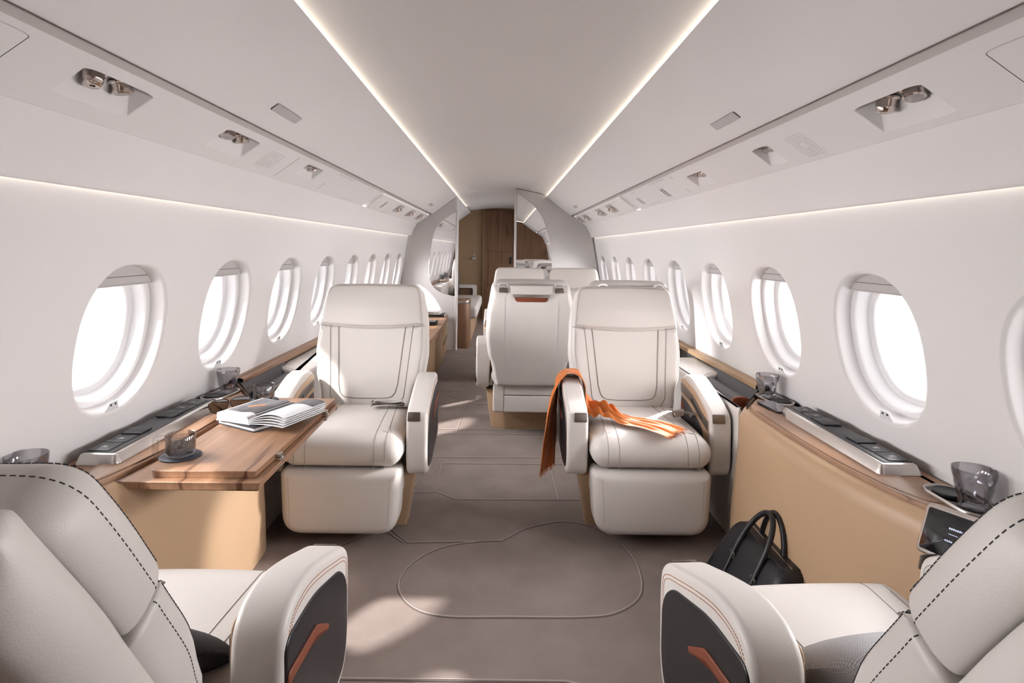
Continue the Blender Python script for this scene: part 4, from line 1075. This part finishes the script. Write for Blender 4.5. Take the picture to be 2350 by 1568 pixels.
# stowage units beside the far seats
def unit(sd, label, cog, ye):
    root = empty('stowage_unit', (sd*1.1, 3.2, 0), label, 'side console', 'stowage units beside the window arms'); o = V((sd*1.1, 3.2, 0)); M = mir(sd)
    def bl(g, n, m, p=root): g.v = [q-o for q in g.v]; return g.build(n, m, p)
    P = rpoly([(1.006, 2.475), (1.024, 2.48), (1.052, 2.90), (1.075, 3.08), (1.13, 3.16), (1.20, 3.20), (1.235, 3.26), (1.235, ye), (1.006, ye)], [.01, .01, .1, .06, .04, .03, .02, .02, .02], 5)
    g = G(); g.slab(M(P), .0, .590, .018, 0, 5)
    ip = [(x, y, .5915) for x, y in M(inset(P, .013)) if abs(x) > 1.015 and y < 3.24]
    g.dash(ip, .0008, .005, .003, 1, False); bl(g, 'leather_surround', [LEATHER, SEAM])
    g = G(); g.slab(M([(1.045, 2.52), (1.25, 2.78), (1.25, 3.24), (1.09, 3.2)]), .30, .535, .004); bl(g, 'tray_floor', BLACK)
    xs = (1.255, .612), (1.205, .606), (1.150, .555), (1.145, .53)
    g = G(); g.loft([[(sd*x, y, z) for x, z in xs] for y in (2.58, 3.28)], 0, False)
    for k in range(9):
        for j in range(3): pass
    bl(g, 'speaker_slope', CHAR)
    prof = rpoly([(1.066, .53), (1.150, .53), (1.152, .572), (1.115, .582), (1.075, .575)], [.004, .004, .012, .02, .014], 4)
    g = G(); g.loft([[(sd*x+(0 if y < 3.0 else 0), y, z) for x, z in prof] for y in (2.72, 2.721, 3.12, 3.125)], 0, True, True, True); bl(g, 'stowage_lid', CHAR)
    if cog:
        g = G(); g.loft([[(sd*x, y, z) for x, z in inset(prof, -.002)] for y in (2.700, 2.72)], 0, True, True, True); bl(g, 'lid_end', COGNAC)
    g = G(); g.loft([[(sd*x, y, z) for x, z in ((1.203, .600), (1.203, .622), (1.208, .626), (1.262, .626), (1.262, .600))] for y in (2.76, 7.15)], 0, False)
    bl(g, 'wood_rail', WOODLT if sd > 0 else WOOD)
    g = G(); g.loft([[(sd*x, y, z) for z in (.596, .622)] for x, y in ((1.028, 2.432), (1.207, 2.708), (1.257, 2.746))]+[[(sd*x, y, z) for z in (.622, .596)] for x, y in ((1.254, 2.752), (1.203, 2.716), (1.024, 2.438))], 0, False)
    bl(g, 'steel_edge', STEEL)
    return root
unit(1, 'white leather stowage ledge with dark lid beside the scarf seat', True, 3.66)
unit(-1, 'white leather stowage ledge with dark lid behind the fold-out table', False, 4.40)

# fold-out table, two leaves and hinges
t = empty('fold_out_table', (-.84, 2.03, .57), 'walnut fold-out table with two leaves over the left far seat', 'table'); o = V((-.84, 2.03, .57))
def leaf(P, z0, z1, un, name):
    g = G(); R = [[V((x, y, z))-o for x, y in inset(P, i)] for i, z in ((un, z0), (.001, z1-.003), (0, z1-.0015), (.0015, z1))]
    g.loft(R, 0, True, True, True); return g.build(name, WOOD, t, 25)
leaf(rpoly([(-.985, 1.636), (-.676, 1.642), (-.676, 2.44), (-.985, 2.44)], [.05, .004, .004, .02], 6), .5995, .620, .005, 'upper_leaf')
lo = leaf(rpoly([(-1.06, 1.612), (-.655, 1.615), (-.668, 2.445), (-1.06, 2.445)], [.01, .004, .004, .02], 4), .574, .5985, .009, 'lower_leaf')
for y in (1.80, 2.27):
    g = G()
    for z in (.5985, .612, .586): g.box(-.681, -.663, y-.012, y+.012, z-.006, z+.006, .002)
    g.box(-.672, -.658, y-.007, y+.007, .590, .608, .003)
    g.v = [q-o for q in g.v]; g.build('hinge', STEEL, t)
g = G(); g.box(-1.10, -.99, 1.70, 2.40, .575, .597, .003); g.v = [q-o for q in g.v]; g.build('slide_arm', BRONZE, t)

# touchscreen at the near right
root = empty('touchscreen', (1.03, 1.36, .62), 'small touchscreen in a silver frame below the near right tumbler', 'screen')
fr = basis((1.042, 1.345, .612), V((-.30, -.92, .24)).normalized(), (0, 0, 0), (0, 0, 0))
ex = V((.05, -1, .17)).normalized(); ey = V((.42, .12, 1)); ey = (ey-ex*ey.dot(ex)).normalized(); ez = ex.cross(ey)
def scr(x, y, z): return ex*x+ey*y+ez*z
sg = -1 if ez.x > 0 else 1
pad_ = lambda P, z0, z1, e: (lambda g: (g.slab(P, min(sg*z0, sg*z1), max(sg*z0, sg*z1), e, 0, 3, scr), g)[1])(G())
pad_(rrect(-.105, .105, -.062, .058, .014, 5), -.012, .0, .004).build('silver_frame', STEEL, root)
pad_(rrect(-.094, .094, -.052, .047, .006, 4), -.002, .0015, .0005).build('screen_glass', BLACKG, root)
g = G()
for (x0, y0, n, h) in ((-.022, .012, 8, .0045), (-.026, -.016, 5, .0035), (.012, -.016, 2, .0035)):
    for k in range(n):
        x = x0+k*.0058
        P = [(x, y0), (x+.004, y0), (x+.004, y0+h*(.75+.25*((k*7) % 3)/2)), (x, y0+h)]
        g.add([scr(a, b, sg*.0018) for a, b in P], [(0, 1, 2, 3)])
g.add([scr(a, b, sg*.0018) for a, b in ((-.02, .001), (.03, .001), (.03, .0022), (-.02, .0022))], [(0, 1, 2, 3)])
g.build('screen_text', SCREENTXT, root)
root.location = (1.046, 1.342, .604)
#@@LIGHTS
# ------------------------------------------------------------------ light: sky at the windows, sun, lamp outside
W = bpy.data.worlds.new('sky'); SC.world = W; W.use_nodes = True
bg = W.node_tree.nodes['Background']; bg.inputs[0].default_value = (.97, .97, 1, 1); bg.inputs[1].default_value = 4.5
def area(name, loc, target, sx, sy, power, col=(1, 1, 1)):
    l = bpy.data.lights.new(name, 'AREA'); l.shape = 'RECTANGLE'; l.size = sx; l.size_y = sy; l.energy = power; l.color = col; l.spread = rad(120)
    o = bpy.data.objects.new(name, l); COL.objects.link(o); o.location = loc
    o.rotation_euler = (V(target)-V(loc)).to_track_quat('-Z', 'Y').to_euler(); return o
for sd in (-1, 1):
    for yc in WYS[sd]:
        p = wallpt(sd, yc, .0, .20); q = wallpt(sd, yc, 0, 0)
        area('sky_light', p, q, .56, .56, 17 if sd < 0 else 17, (1, .985, .985))
s = bpy.data.lights.new('sun', 'SUN'); s.energy = 22; s.angle = rad(2.5); s.color = (1, .96, .92)
so = bpy.data.objects.new('sun', s); COL.objects.link(so); so.rotation_euler = V((1, .85, -1.03)).to_track_quat('-Z', 'Y').to_euler(); so.location = (-4, 3, 5)
def spot(name, loc, target, power, deg, size, blend=.3, col=(1, .97, .94)):
    l = bpy.data.lights.new(name, 'SPOT'); l.energy = power; l.spot_size = rad(deg); l.spot_blend = blend; l.shadow_soft_size = size; l.color = col
    o = bpy.data.objects.new(name, l); COL.objects.link(o); o.location = loc
    o.rotation_euler = (V(target)-V(loc)).to_track_quat('-Z', 'Y').to_euler(); return o
spot('lamp_outside', V((1.2, 3.3, .97))+V((.70, .80, .50))*2.6, (.50, 2.50, .47), 9000, 9, .05)
spot('lamp_outside', V((1.2, 2.6, 1.0))+V((.8, -1.27, .12))*1.6, (.42, 3.84, .93), 1100, 9, .12, .8)
spot('lamp_outside', V((1.2, 2.6, .97))+V((2.17, .4, .8))*1.2, (-.97, 2.2, .17), 1500, 9, .12, .8)
spot('lamp_outside', (-3.8, 2.9, 1.40), (1.2, 3.70, .97), 2600, 14, .25, .9, (1, 1, 1))
SC.view_settings.view_transform = 'Standard'; SC.view_settings.look = 'None'; SC.view_settings.exposure = 0
SC.cycles.max_bounces = 5; SC.cycles.diffuse_bounces = 2; SC.cycles.light_sampling_threshold = .03; SC.cycles.use_adaptive_sampling = True; SC.cycles.adaptive_threshold = .08; SC.cycles.adaptive_min_samples = 16; SC.cycles.glossy_bounces = 3; SC.cycles.transparent_max_bounces = 12; SC.cycles.transmission_bounces = 4
SC.cycles.caustics_reflective = False; SC.cycles.caustics_refractive = False; SC.cycles.use_denoising = True
SC.cycles.sample_clamp_indirect = 6
#@@END_LIGHTS
